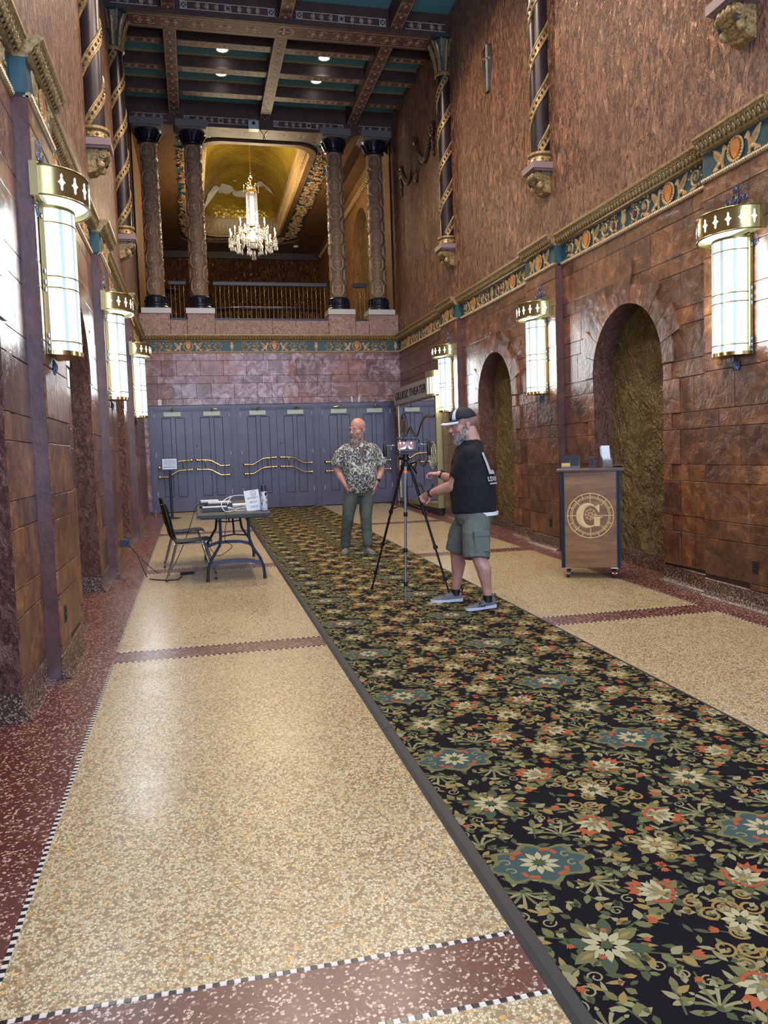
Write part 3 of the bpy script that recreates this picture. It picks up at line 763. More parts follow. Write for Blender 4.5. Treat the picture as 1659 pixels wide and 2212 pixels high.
def jst(x0, x1, y0, y1, z0):
    def f(k):
        TS = lambda u, v, w: (u, v, z0 - w - .004)
        yc = (y0 + y1) / 2; strip(k, TS, x0 + .08, x1 - .08, yc, .065)
    return f
for y0 in (15.2, 16.18, 17.21):
    for x0, x1 in SPAN:
        o = beam(x0, x1, y0, y0 + .22, 9.06, ZCEIL, jst(x0, x1, y0, y0 + .22, 9.06))
        k = MB(); k.box(x0, x1, y0 - .025, y0, ZCEIL - .03, ZCEIL); k.build('ochre_bead', MT['yel'], o, False)
MT['lampw'] = mat('lamp_lens', (1, .93, .82, 1), .4, emit=9)
for i, (x, y) in enumerate(((.87, 15.93), (2.81, 15.95), (.88, 16.9), (2.8, 16.92))):
    t = thing('recessed_light', 'round recessed ceiling light, ' + ('left one of the pair nearer the big painted girder', 'right one of the pair nearer the big painted girder', 'left one of the farther pair, toward the columns', 'right one of the farther pair, toward the columns')[i], 'ceiling light', (x, y, ZCEIL), group='recessed lights in the blue ceiling')
    k = MB(); k.lathe([(.1, -.001), (.125, -.012), (.135, -.006), (.135, 0)], n=24); k.build('trim_ring', MT['yel'], t)
    k = MB(); k.lathe([(0, -.004), (.102, -.004)], n=24); k.build('lens', MT['lampw'], t)
    light('downlight', 'SPOT', (x, y, ZCEIL - .04), 70, (1.0, .84, .66), .08, None, (0, 0, 0), math.radians(110))

# ------------------------------------------------------------------ twisted wall columns on corbels
MT['bronze'] = mat('dark_bronze', sg(52, 40, 42), .32, .3, c2=sg(38, 30, 34), ns=6)
MT['slab'] = mat('mauve_slab', sg(128, 108, 108), .5)
MT['verd'] = mat('blue_green_patina', sg(52, 70, 72), .5, c2=sg(36, 46, 44), ns=20)
MT['stud'] = mat('wine_studs', sg(62, 26, 32), .4)
def twisted(x, y, s, label, z0=5.46, z1=8.27):
    t = thing('twisted_wall_column', label, 'column', (x, y, 0), group='twisted half columns on the upper walls'); r = .128
    k = MB(); k.lathe([(r, z0), (r, z1)], n=28); k.build('shaft', MT['bronze'], t)
    def hel(rr, off, z): a = (z - z0) / .70 * 2 * PI * 1 + off; return (rr * cos(a), rr * sin(a), z)
    n = int((z1 - z0) / .02); zs = [z0 + (z1 - z0) * i / n for i in range(n + 1)]; PT = 1.3
    for off in (0, PI):
        k = MB(); V = []
        for h, dz in ((.0, -.10), (.017, -.085), (.017, -.065), (.006, -.055), (.006, .055), (.017, .065), (.017, .085), (.0, .10)):
            for z in zs:
                a = (z - z0) / PT * 2 * PI + off + .9; zz = min(max(z + dz, z0), z1); V.append(((r + h) * cos(a), (r + h) * sin(a), zz))
        m = len(zs); k.add(V, [(j * m + i, j * m + i + 1, (j + 1) * m + i + 1, (j + 1) * m + i) for j in range(7) for i in range(m - 1)])
        k.build('spiral_band', MT['gilt'], t)
    k = MB(); nn = int((z1 - z0) / PT * 22)
    for off in (0, PI):
        for i in range(nn): z = z0 + (i + .5) * (z1 - z0) / nn; a = (z - z0) / PT * 2 * PI + off + .9; k.ell(((r + .007) * cos(a), (r + .007) * sin(a), z), (.016, .016, .022), 6, 4)
    stuff(k.build('band_studs', MT['stud'], t))
    k = MB(); k.lathe([(r + .02, z0), (r + .045, z0 + .005), (r + .045, z0 - .025), (r + .015, z0 - .04), (r + .03, z0 - .09), (r + .04, z0 - .12), (r, z0 - .14)], n=24)
    for i in range(10): a = 2 * PI * i / 10; k.ell(((r + .035) * cos(a), (r + .035) * sin(a), z0 - .085), (.02, .02, .02), 6, 4)
    k.build('foot_bowl', MT['gilt'], t)
    k = MB(); k.box(-.19, .19, -.19, .19, z0 - .22, z0 - .14); k.box(-.165, .165, -.165, .165, z0 - .245, z0 - .22); k.build('slab', MT['slab'], t, False)
    k = MB(); zt = z0 - .245
    prof = [(-.09, 0), (.14, 0), (.15, -.05), (.12, -.1), (.08, -.14), (.05, -.2), (.0, -.25), (-.09, -.27)]
    k.poly(prof, lambda u, v, w: (s * -u, w, zt + v), -.11, .11, 0)
    for sy in (-1, 1):
        k.tube([(-s * .1, sy * .11, zt - .06), (-s * .1, sy * .135, zt - .06)], [.05, .045], 14); k.tube([(-s * .1, sy * .13, zt - .06), (-s * .1, sy * .145, zt - .06)], [.025, .02], 10)
        k.rib([(p[0], p[1]) for p in spiral(.05, -.1, .1, .03, 1.6, -.7, 12)], .022, lambda u, v, w: (s * -u, sy * w, zt + v), .105, .13, 1)
        k.ell((-s * .06, sy * .11, zt - .17), (.05, .03, .05), 8, 6, 0)
    for i in range(5): k.ell((-s * (.13 - .035 * i), 0, zt - .06 - .045 * i), (.03, .1 - .012 * i, .035), 10, 6)
    for i in range(3): k.ell((-s * .15, (i - 1) * .06, zt - .04), (.02, .03, .04), 8, 6)
    k.build('corbel', [MT['gilt'], MT['verd']], t)
    # capital
    k = MB(); k.lathe([(r + .01, z1 - .02), (r + .035, z1), (r + .035, z1 + .03), (r + .01, z1 + .05)], n=24); k.lathe([(r - .01, z1 + .05), (r, z1 + .2), (r + .05, z1 + .42), (r + .1, z1 + .56)], n=24, mi=1)
    for i in range(8):
        a = 2 * PI * i / 8; c_, s_ = cos(a), sin(a)
        path = [((r + o_) * c_, (r + o_) * s_, z1 + h) for o_, h in ((.0, .05), (.02, .2), (.05, .34), (.1, .46), (.14, .5), (.13, .45))]
        k.tube(path, [.03, .035, .032, .03, .022, .01], 7, 0)
        a += PI / 8; path = [((r + o_) * cos(a), (r + o_) * sin(a), z1 + h) for o_, h in ((.01, .3), (.05, .46), (.1, .58), (.13, .56))]; k.tube(path, [.02, .024, .02, .008], 6, 0)
    k.box(-.24, .24, -.24, .24, z1 + .57, 8.899, 1); k.build('leaf_capital', [MT['gilt'], MT['verd']], t)
    return t
twisted(XR - .08, 10.14, 1, 'twisted dark bronze column with gold spiral band, middle one of the right wall')
twisted(XR - .08, 14.17, 1, 'twisted dark bronze column with gold spiral band on the right wall, farthest, under the painted girder')
twisted(XR - .08, 6.15, 1, 'leafy corbel and twisted column cut by the top right corner')
twisted(XL + .08, 10.14, -1, 'twisted dark bronze column on the left wall, nearest the photographer')
twisted(XL + .08, 14.17, -1, 'twisted dark bronze column on the left wall, next to the balcony columns')

# ------------------------------------------------------------------ wall sconces
MT['glass'] = mat('lit_opal_glass', (.78, .95, .93, 1), .25, emit=1.15)
MT['glass2'] = mat('lit_aqua_glass', (.40, .50, .47, 1), .25, emit=.8)
MT['star'] = mat('lit_star_opening', (.95, .97, 1, 1), .3, emit=9)
MT['fil'] = mat('silvered_iron', sg(110, 124, 150), .35, .5, c2=sg(50, 58, 76), ns=60)
def sconce(side, y, label):
    X = XR - PRO if side == 'right' else XL + PRO; s = -1 if side == 'right' else 1
    t = thing('wall_sconce', label, 'sconce', (X, y, 2.33), group='brass and glass wall sconces')
    T = lambda u, v, w: (s * w, u, v)
    A, B_, D0 = .18, .165, .045
    def E(a, b, th, w0=D0): return (a * cos(th), w0 + b * sin(th))
    k = MB(); k.box(-.215, .215, .0, 1.0, .014, D0, 0, lambda x, z, w: T(x, z, w)); k.build('back_plate', MT['brass'], t, False)
    # five glass panes between narrow aqua strips
    th = [PI * i / 60 for i in range(61)]
    spans = [(0, 10), (13, 22), (25, 35), (38, 47), (50, 60)]
    for a, c in spans:
        k = MB(); vs = []
        for i in range(a, c + 1): e = E(A, B_, th[i]); vs += [T(e[0], .03, e[1]), T(e[0], .965, e[1])]
        k.add(vs, [(2 * i, 2 * i + 2, 2 * i + 3, 2 * i + 1) for i in range(c - a)]); k.build('glass_pane', MT['glass'], t)
    for a, c in ((10, 13), (22, 25), (35, 38), (47, 50)):
        k = MB(); vs = []
        for i in range(a, c + 1): e = E(A - .001, B_ - .001, th[i]); vs += [T(e[0], .03, e[1]), T(e[0], .965, e[1])]
        k.add(vs, [(2 * i, 2 * i + 2, 2 * i + 3, 2 * i + 1) for i in range(c - a)]); k.build('glass_strip', MT['glass2'], t)
    for z in (.09, .445, .52, .875):
        k = MB(); k.tube([T(E(A, B_, q_)[0] * 1.01, z, E(A, B_ + .002, q_)[1]) for q_ in th[::2]], .0045, 6, up=(0, 0, 1)); k.build('brass_band', MT['polbrass'], t)
    for nm, z0, z1, e_ in (('bottom_tray', .0, .03, .006), ('neck_ring', .965, .985, .004)):
        k = MB(); n = len(th); vs = []
        for z in (z0, z1): vs += [T(E(A + e_, B_ + e_, q_)[0], z, E(A + e_, B_ + e_, q_)[1]) for q_ in th]
        fs = [(i, i + 1, n + i + 1, n + i) for i in range(n - 1)] + [tuple(range(n)), tuple(range(2 * n - 1, n - 1, -1)), (0, n, 2 * n - 1, n - 1)]
        k.add(vs, fs); k.build(nm, MT['polbrass' if nm[0] == 'b' else 'brass'], t, False)
    # crown band with star cut-outs
    A2, B2, zc0, zc1 = .335, .27, 1.0, 1.195
    k = MB(); n = len(th)
    for rr_, z0, z1 in ((0, zc0, zc1),):
        vs = []
        for z, e_ in ((z0, 0), (z1, 0), (z1, -.012), (z0, -.012)): vs += [T(E(A2 + e_, B2 + e_, q_)[0], z, E(A2 + e_, B2 + e_, q_)[1]) for q_ in th]
        k.add(vs, [(j * n + i, j * n + i + 1, ((j + 1) % 4) * n + i + 1, ((j + 1) % 4) * n + i) for j in range(4) for i in range(n - 1)])
    for z in (zc0 + .003, zc1 - .003): k.tube([T(E(A2 + .002, B2 + .002, q_)[0], z, E(A2 + .002, B2 + .002, q_)[1]) for q_ in th], .006, 6, up=(0, 0, 1))
    k.build('crown_band', MT['brass'], t)
    k = MB(); k.box(-.36, .36, zc0 - .01, zc1 + .01, -.006, D0, 0, lambda x, z, w: T(x, z, w)); k.build('crown_bracket', MT['brass'], t, False)
    k = MB(); vs = [T(E(A2 - .014, B2 - .014, q_)[0], zc0 + .035, E(A2 - .014, B2 - .014, q_)[1]) for q_ in th]; k.add(vs, [tuple(range(n))]); k.build('glowing_diffuser', MT['glass'], t, False)
    st = [(0, .055), (.008, .04), (.004, .03), (.012, .01), (.026, 0), (.012, -.01), (.004, -.03), (.008, -.04), (0, -.055), (-.008, -.04), (-.004, -.03), (-.012, -.01), (-.026, 0), (-.012, .01), (-.004, .03), (-.008, .04)]
    for i in range(9):
        a = PI * (i + .5) / 9
        def TT(u, v, w, a=a):
            e = E(A2 + w, B2 + w, a + u / .3); return T(e[0], v, e[1])
        k = MB(); k.poly([(p[0], (zc0 + zc1) / 2 + p[1]) for p in st], TT, .0025, .0025); k.build('star_opening', MT['star'], t, False)
    # iron filigree: crest, side pieces, drop
    k = MB(); F = lambda u, v, w: T(u, v, w * .0 + w)
    zb = zc1 + .01
    for sx in (-1, 1):
        for (cx, cy, r0, a0, tr) in ((.05, .05, .045, 2.4, 1.2), (.105, .045, .04, .2, -1.2), (.115, .12, .035, 2.6, 1.1), (.04, .14, .04, -1.2, -1.2), (.03, .21, .028, 1.6, 1.1)):
            k.rib(xf(spiral(cx, cy, r0, .01, a0, tr, 14), 0, zb, 1, 0, sx), [.016 - .009 * i / 14 for i in range(15)], F, .003, .018, 0)
        for (x_, y_, a_) in ((.02, .18, 1.9), (.02, .1, .6), (.08, .09, 1.2), (.14, .15, 1.5), (.02, .2, 1.3)): k.poly(xf(leaf(x_, y_, a_, .06, .022, 3), 0, zb, 1, 0, sx), F, .004, .014, 0)
    k.lathe([(.022, .004), (.034, .016), (.022, .02)], (0, zb + .11, 0), 14, 0, T=lambda x, y, z: F(x, y, z)); stuff(k.build('iron_crest', MT['fil'], t))
    k = MB()
    for i in range(7): a = -PI / 2 + (i - 3) * .42; k.tube([T(.0, -.02, .02), T(.035 * cos(a), -.055 + .04 * sin(a) + .01, .028), T(.055 * cos(a), -.06 + .06 * sin(a), .02)], [.008, .014, .006], 6)
    k.build('leaf_drop', MT['fil'], t)
    for sx in (-1, 1):
        k = MB()
        for cx, cy, r0 in ((.25, .9, .03), (.25, .955, .028), (.262, .925, .022)): k.rib([(sx * p[0], p[1]) for p in spiral(cx, cy, r0, .008, 0, 1.1, 12)], .01, F, .003, .016)
        for z in (.02, .07, .12, .42, .47, .54, .9): k.ell(T(sx * .224, z, .03), (.01, .01, .018), 6, 5)
        stuff(k.build('iron_scroll', MT['fil'], t))
    # unseen area lights added outside the glass to spread its glow
    for nm, loc, dr, en, sz in (('sconce_side_lamp', (s * .1, -.2, .5), (-s * .12, -1, 0), 8, .09), ('sconce_side_lamp', (s * .1, .2, .5), (-s * .12, 1, 0), 8, .09), ('sconce_front_lamp', (s * .235, 0, .5), (s, 0, -.15), 15, .1)):
        lp = light(nm, 'AREA', loc, en, (.90, .97, 1.0), sz, .86); lp.rotation_euler = Vector(dr).to_track_quat('-Z', 'Z').to_euler() if 0 else Vector(dr).to_track_quat('-Z', 'Y').to_euler(); lp.parent = t
    return t
for y, w in ((6.15, 'nearest on the right wall'), (10.18, 'middle one on the right wall'), (14.2, 'farthest on the right wall, beside the poster case')):
    sconce('right', y, 'half round brass and glass wall light, ' + w.replace(', cut off by no edge', ''))
for y, w in ((6.0, 'largest, nearest on the left wall'), (10.0, 'middle one of three on the left wall'), (13.95, 'farthest on the left wall, by the doors')):
    sconce('left', y, 'half round brass and glass wall light, ' + w)

# ------------------------------------------------------------------ doors
MT['door'] = mat('slate_door_paint', sg(76, 76, 100), .34, c2=sg(66, 65, 88), ns=3, bump=.12, bs=18)
MT['dgroove'] = mat('door_groove', sg(34, 30, 40), .5)
MT['closer'] = mat('grey_green_closer', sg(168, 180, 166), .4)
def door_pair(n, x0, x1):
    xc = (x0 + x1) / 2; z0 = fz(YB)
    b = MB()
    for i, (e, d) in enumerate(((.0, .05), (.035, .075), (.065, .06), (.095, .03))):
        e2 = (.035, .065, .095, .12)[i]
        b.box(x0 + e, x0 + e2, z0, ZD - e, -.05, d, 0, TB_); b.box(x1 - e2, x1 - e, z0, ZD - e, -.05, d, 0, TB_); b.box(x0 + e2, x1 - e2, ZD - e2, ZD - e, -.05, d, 0, TB_)
    fr = struct(b.build('door_%d' % n, MT['door'], None, False))
    L0, L1, zt, zb = x0 + .12, x1 - .12, ZD - .12, z0 + .02
    for sx, (a, c) in ((-1, (L0, xc - .003)), (1, (xc + .003, L1))):
        k = MB(); W_ = c - a; k.box(a, c, zb, zt, -.04, .004, 1, TB_)
        p = [a + .145, a + .345, a + .43, a + .64] if sx < 0 else [c - .64, c - .43, c - .345, c - .145]
        pz0, pz1 = zb + .32, zt - .14
        for u0, u1, v0, v1 in ((a, p[0], zb, zt), (p[3], c, zb, zt), (p[1], p[2], pz0, pz1), (p[0], p[3], zb, pz0), (p[0], p[3], pz1, zt)): k.box(u0, u1, v0, v1, .0, .018, 0, TB_)
        leafo = k.build('door_leaf', [MT['door'], MT['dgroove']], fr, False)
        for u0, u1 in ((p[0], p[1]), (p[2], p[3])):
            k = MB(); k.cbox(u0 + .008, u1 - .008, pz0 + .008, pz1 - .008, .002, .013, .006, 0, TB_); k.build('door_panel', MT['door'], leafo, False)
        # brass push bars: two bent rails joined by a link
        hi = xc + sx * .06; lo_ = xc + sx * .745
        for dz in (0, -.205):
            k = MB(); path = [(lo_, 1.47), (lo_ - sx * .18, 1.47), (hi + sx * .3, 1.59), (hi + sx * .22, 1.605), (hi, 1.61)]
            k.tube([TB(u, v + dz, .085) for u, v in path], .016, 10, up=(0, 0, 1))
            for u, v in ((lo_, 1.47), (hi, 1.61)): k.lathe([(.03, 0), (.034, .012), (.018, .03), (.015, .09), (.024, .1), (.02, .115), (0, .118)], (u, v + dz, .018), 12, T=lambda x, y, z: TB(x, y, z))
            for u, v in ((lo_ - sx * .09, 1.47), (hi + sx * .1, 1.608)): k.ell(TB(u, v + dz, .085), (.022, .022, .022), 8, 6)
            k.build('push_bar', MT['polbrass'], leafo)
        k = MB(); k.tube([TB(hi + sx * .18, 1.605, .085), TB(hi + sx * .18, 1.5, .1), TB(hi + sx * .18, 1.4, .085)], .01, 8); k.build('bar_link', MT['polbrass'], leafo)
        k = MB(); cc = (a + c) / 2 - sx * -.02; k.cbox(cc - .185, cc + .185, zt - .115, zt - .015, .018, .07, .008, 0, TB_); k.build('closer_box', MT['closer'], leafo, False)
        k = MB(); k.tube([TB(cc, zt - .01, .07), TB(cc, zt + .045, .12), TB(cc + sx * .12, zt + .03, .1)], .009, 6); k.ell(TB(cc + .02, zt + .05, .12), (.035, .03, .022), 10, 6); k.build('closer_arm', MT['polbrass'], leafo)
        for z in (.35, 1.2, 2.05):
            k = MB(); u = a if sx < 0 else c; k.tube([TB(u, zb + z, .025), TB(u, zb + z + .1, .025)], .009, 8); k.build('hinge', MT['closer'], leafo)
    k = MB(); k.lathe([(.02, 0), (.02, .006), (0, .007)], (xc + .07, 1.92, .018), 14, T=lambda x, y, z: TB(x, y, z)); k.build('lock_cylinder', MT['dgroove'], fr)
TB_ = lambda u, v, w: (u, YB - w, v)
k = MB(); k.box(XL - .05, XR + .05, YB + .045, YB + .25, -.3, 4.3); struct(k.build('wall_behind_doors', MT['dgroove'], None, False))  # unseen slab added to stop sky light leaking through the door gaps
door_pair(1, -.94, .90); door_pair(2, .90, 2.735); door_pair(3, 2.735, 4.56)

# ------------------------------------------------------------------ balcony: parapet, columns, railing
b = MB(); b.box(XL, XR, YB, YB + .3, ZC - .4, 4.64); b.box(XL, XR, YB, 18.75, 4.3, 4.6)
par = struct(b.build('trim_4', MT['ped'], None, False))
for x0, x1 in ((XL + .01, -.385), (-.02, .565), (3.09, 3.7), (4.02, XR - .01)):
    k = MB(); k.cbox(x0, x1, ZC, 4.79, -.5, .03, .008, 0, TB); k.build('pedestal', MT['ped'], par, False)
for x0, x1 in ((-.38, -.025), (.57, 1.82), (1.824, 3.085), (3.705, 4.015)):
    k = MB(); k.cbox(x0, x1, ZC, 4.645, -.3, .012, .006, 0, TB); k.build('parapet_panel', MT['ped'], par, False)
MT['shaft'] = mat('brown_plaster_shaft', sg(128, 102, 80), .45, c2=sg(108, 84, 66), ns=9, bump=.3, bs=50)
MT['relief'] = mat('pale_relief', sg(164, 138, 112), .42, c2=sg(132, 108, 86), ns=30)
MT['abac'] = mat('grey_abacus', sg(108, 106, 104), .5)
MT['basket'] = mat('blue_black_leafwork', sg(26, 30, 42), .3, .3)
MT['marble'] = mat('white_plinth', sg(186, 186, 182), .35)
def balcony_column(x, label):
    y = 18.46; t = thing('balcony_column', label, 'column', (x, y, 4.79), group='stamped columns of the balcony'); r0, r1 = .198, .178
    k = MB(); k.box(-.31, .31, -.31, .22, 0, .115); k.build('plinth', MT['marble'], t, False)
    k = MB(); k.lathe([(.27, .115), (.275, .16), (.25, .19), (.255, .22), (.225, .25), (.222, .36), (.235, .38), (.21, .4), (.2, .41)], n=32)
    for i in range(14): a = 2 * PI * i / 14; k.tube([(.228 * cos(a), .228 * sin(a), .25), (.236 * cos(a), .236 * sin(a), .3), (.228 * cos(a), .228 * sin(a), .35)], [.012, .022, .006], 6)
    k.build('base', MT['basket'], t)
    zs0, zs1 = .41, 3.66; k = MB(); k.lathe([(r0, zs0), (r1, zs1)], n=40); k.build('shaft', MT['shaft'], t)
    pitch = .565
    for c in range(4):
        ph = -PI / 2 + (c - .15) * PI / 2
        for rw in range(7):
            zc = zs0 + .2 + rw * pitch + (pitch / 2 if c % 2 else 0)
            if zc + .2 > zs1 + .06 or zc < zs0 + .17: continue
            rr_ = r0 + (r1 - r0) * (zc - zs0) / (zs1 - zs0)
            TT = lambda u, v, w: ((rr_ + w) * cos(ph + u / rr_), (rr_ + w) * sin(ph + u / rr_), zc + v)
            k = MB(); oc = [(.145 * math.copysign(min(1, abs(cos(a)) * 1.2), cos(a)), .17 * math.copysign(min(1, abs(sin(a)) * 1.2), sin(a))) for a in [PI / 8 + PI / 4 * i for i in range(9)]]
            sub = [];
            for p_, q2 in zip(oc, oc[1:]): sub += [(p_[0] + (q2[0] - p_[0]) * j / 3, p_[1] + (q2[1] - p_[1]) * j / 3) for j in range(3)]
            sub.append(oc[-1]); k.rib(sub, .026, TT, 0, .012, 0); k.rib([(p_[0] * .84, p_[1] * .84) for p_ in sub], .012, TT, 0, .008, 0)
            sd = (rw + c) % 3
            k.ell((0, .0, .004), (.02, .07, .014), 8, 6, 0, TT); k.ell((0, .085, .004), (.018, .02, .014), 8, 5, 0, TT)
            for s in (-1, 1):
                k.rib([(s * p_[0], p_[1]) for p_ in spiral(.055, .02 - .03 * sd, .04, .008, 1, 1.0 + .2 * sd, 10)], .016, TT, 0, .01, 0)
                k.poly([(s * p_[0], p_[1]) for p_ in leaf(.015, -.02 * sd, .9, .09, .03, 4)], TT, 0, .009, 0); k.poly([(s * p_[0], p_[1]) for p_ in leaf(.0, -.04, -.5, .08, .03, 4)], TT, 0, .008, 0)
            k.build('medallion', MT['relief'], t)
            if zc + pitch / 2 + .05 < zs1:
                k = MB(); zc += pitch / 2; h = .052; k.rib([(-h, -h), (h, -h), (h, h), (-h, h), (-h, -h)], .014, TT, 0, .01, 0); k.ell((0, 0, .002), (.02, .022, .01), 8, 5, 0, TT); k.build('small_boss', MT['relief'], t)
    k = MB(); k.lathe([(.18, 3.62), (.215, 3.64), (.22, 3.67), (.2, 3.69), (.19, 3.7), (.2, 3.78), (.27, 3.87), (.29, 3.9)], n=32)
    for i in range(12):
        a = 2 * PI * i / 12; k.tube([((.2 + o_) * cos(a), (.2 + o_) * sin(a), h) for o_, h in ((0, 3.7), (.03, 3.78), (.08, 3.85), (.1, 3.84))], [.02, .03, .022, .01], 6)
    for i in range(26): a = 2 * PI * i / 26; k.ell((.222 * cos(a), .222 * sin(a), 3.655), (.012, .012, .012), 5, 4)
    k.build('leaf_capital', MT['basket'], t)
    k = MB(); k.box(-.3, .3, -.3, .24, 3.9, 3.935); k.box(-.345, .345, -.34, .24, 3.935, 4.07)
    for i in range(13): u = -.27 + i * .045; k.box(u - .012, u + .012, -.318, -.3, 3.9, 3.93)
    k.box(-.33, .33, -.33, .24, 4.07, 4.085)
    k.build('abacus', MT['abac'], t, False)
for x, l in ((-.66, 'leftmost stamped brown column on the balcony, against the left wall'), (.27, 'second stamped balcony column from the left, beside the long railing'), (3.39, 'third stamped balcony column from the left, right of the chandelier'), (4.32, 'rightmost stamped brown balcony column, next to the right wall')): balcony_column(x, l)
MT['rail'] = mat('navy_rail', sg(38, 42, 56), .35)
MT['bal'] = mat('gold_baluster', sg(168, 142, 92), .35, .5)
def railing(x0, x1, label):
    t = thing('balcony_railing', label, 'railing', ((x0 + x1) / 2, 18.36, 4.645), group='railings between the balcony columns'); h = (x1 - x0) / 2
    k = MB(); k.box(-h, h, -.05, .05, 0, .07); k.build('bottom_rail', MT['rail'], t, False)
    k = MB(); k.cbox(-h, h, -.05, .05, .79, .875, .02); k.build('top_rail', MT['rail'], t, False)
    n = max(2, round(2 * h / .097)); tw = st_ = None
    for i in range(n):
        x = -h + (i + .5) * 2 * h / n
        if i % 2:
            k = MB(); k.tube([(.006 * cos(a * 1.1), .006 * sin(a * 1.1), .07 + .72 * a / 40) for a in range(41)], .006, 5)
        else:
            k = MB(); k.tube([(0, 0, .07), (0, 0, .79)], .0065, 6); k.ell((0, 0, .43), (.016, .016, .012), 6, 4)
        if i < 2: o = k.build('baluster', MT['bal'], t); (tw, st_) = (o, st_) if i % 2 else (tw, o)
        else: o = (tw if i % 2 else st_).copy(); C.objects.link(o)
        o.location = (x, 0, 0)
railing(-.385, -.02, 'short balcony railing between the two left columns'); railing(.565, 3.09, 'long balcony railing of thin gold balusters below the chandelier'); railing(3.7, 4.02, 'short balcony railing between the two right columns')
t = thing('ceiling_camera', 'small white camera box with black lens and hanging cable, fixed under the painted beam', 'camera', (1.58, 18.12, 8.72))
k = MB(); k.cbox(-.11, .11, -.08, .08, -.01, .18, .01); k.build('housing', mat('pale_casing', sg(170, 184, 184), .4), t, False)
k = MB(); k.tube([(0, -.075, .11), (0, -.095, .11)], .035, 14); k.build('lens', MT['black'], t)
k = MB(); k.tube([(.1, .0, .05), (.16, -.02, -.02), (.22, -.02, -.12), (.24, -.02, -.22), (.21, -.02, -.26), (.2, -.02, -.18), (.24, -.02, -.06), (.3, .0, .0)], .008, 6); k.build('cable', MT['black'], t)

# ------------------------------------------------------------------ room behind the balcony
MT['gold'] = (lambda q: (q.base(q.ramp(q.noise(1.1, 3), [(.3, sg(138, 112, 34)), (.7, sg(196, 166, 66))])), q.pr(Roughness=.34, Metallic=.35), q.bump(q('TexVoronoi', {'Vector': q.obj(), 'Scale': 9.0}).outputs['Distance'], .9, .03), q.m)[-1])(Nodes('gold_leaf'))
MT['mwall'] = m_plaster('golden_brown_plaster', sg(96, 62, 34), sg(134, 92, 52), sg(164, 118, 70), .3, 14, .8, .03, .5)
MT['mceil'] = mat('umber_ceiling', sg(112, 82, 52), .5, c2=sg(96, 70, 44), ns=5)
MT['mdark'] = mat('dark_umber', sg(50, 36, 28), .5)
MT['chip'] = mat('bare_plaster_patch', sg(206, 204, 198), .7)
MX0, MX1, MY0, MY1, MZ = -1.0, 4.68, 18.75, 29.0, 8.80
CXm, hx, CYm, hy = 1.77, 1.25, 23.1, 3.9
b = MB(); b.box(MX0 - .1, MX1 + .1, 18.5, MY1 + .1, 4.5, 4.62); struct(b.build('trim_5', MT['mdark'], None, False))
mroom = MB()
mroom.add([(MX0, 18.5, 4.6), (MX0, MY1, 4.6), (MX0, MY1, 9.6), (MX0, 18.5, 9.6)], [(0, 1, 2, 3)]); mroom.add([(MX0, MY1, 4.6), (MX1, MY1, 4.6), (MX1, MY1, 9.6), (MX0, MY1, 9.6)], [(0, 1, 2, 3)], 1)
AY = 20.0
rp = ring_pts(AY, 1.5, 6.6, 24); 
mroom.add([(MX1, 18.5, 4.6), (MX1, 18.5, 9), (MX1, 18.5, 9), (MX1, 18.5, 4.6)], [(0, 1, 2, 3)])
def mwall_arch(yc, hw, zs, y0, y1):
    rp = ring_pts(yc, hw, zs, 20); mroom.add([(MX1, y0, 4.6), (MX1, yc - hw, 4.6), (MX1, yc - hw, 9.6), (MX1, y0, 9.6), (MX1, yc + hw, 4.6), (MX1, y1, 4.6), (MX1, y1, 9.6), (MX1, yc + hw, 9.6)], [(0, 1, 2, 3), (4, 5, 6, 7)])
    for i in range(20):
        (u0, v0), (u1, v1) = rp[i + 1], rp[i]; mroom.add([(MX1, u0, v0), (MX1, u1, v1), (MX1, u1, 9.6), (MX1, u0, 9.6)], [(0, 1, 2, 3)])
    prof = [(yc - hw, 4.6)] + rp[::-1] + [(yc + hw, 4.6)]
    for (u0, v0), (u1, v1) in zip(prof, prof[1:]): mroom.add([(MX1, u0, v0), (MX1, u1, v1), (MX1 + .3, u1, v1), (MX1 + .3, u0, v0)], [(0, 1, 2, 3)])
    mroom.add([(MX1 + .3, p[0], p[1]) for p in prof], [tuple(range(len(prof)))], 2)
mwall_arch(22.0, 1.1, 7.2, 18.5, 25.2); mwall_arch(27.5, .8, 6.95, 25.2, MY1)
mroom.add([(XL - .05, 18.74, 4.3), (MX0, 18.74, 4.3), (MX0, 18.74, 9.35), (XL - .05, 18.74, 9.35), (MX1, 18.74, 4.3), (XR + .05, 18.74, 4.3), (XR + .05, 18.74, 9.35), (MX1, 18.74, 9.35)], [(0, 1, 2, 3), (4, 5, 6, 7)])
mroom.add([(XL - .05, 18.1, 4.3), (XL - .05, 18.8, 4.3), (XL - .05, 18.8, 9.35), (XL - .05, 18.1, 9.35), (XR + .05, 18.1, 4.3), (XR + .05, 18.8, 4.3), (XR + .05, 18.8, 9.35), (XR + .05, 18.1, 9.35)], [(0, 1, 2, 3), (4, 5, 6, 7)])
mroom.add([(XL, 18.755, MZ - .002), (XR, 18.755, MZ - .002), (XR, 18.755, 9.35), (XL, 18.755, 9.35)], [(0, 1, 2, 3)])
for xa, xb in ((MX0 - .05, -.26), (3.8, MX1 + .05)): mroom.add([(xa, 18.6, MZ + .03), (xb, 18.6, MZ + .03), (xb, MY1, MZ + .03), (xa, MY1, MZ + .03)], [(0, 1, 2, 3)])  # unseen strips above the ceiling, added to stop sky light leaking in
mroom.add([(XL, 18.6, 10.5), (XR, 18.6, 10.5), (XR, MY1, 10.5), (XL, MY1, 10.5)], [(0, 1, 2, 3)])
mr = struct(mroom.build('wall_balcony_room', [MT['mwall'], MT['upper'], MT['olive']], None, False))
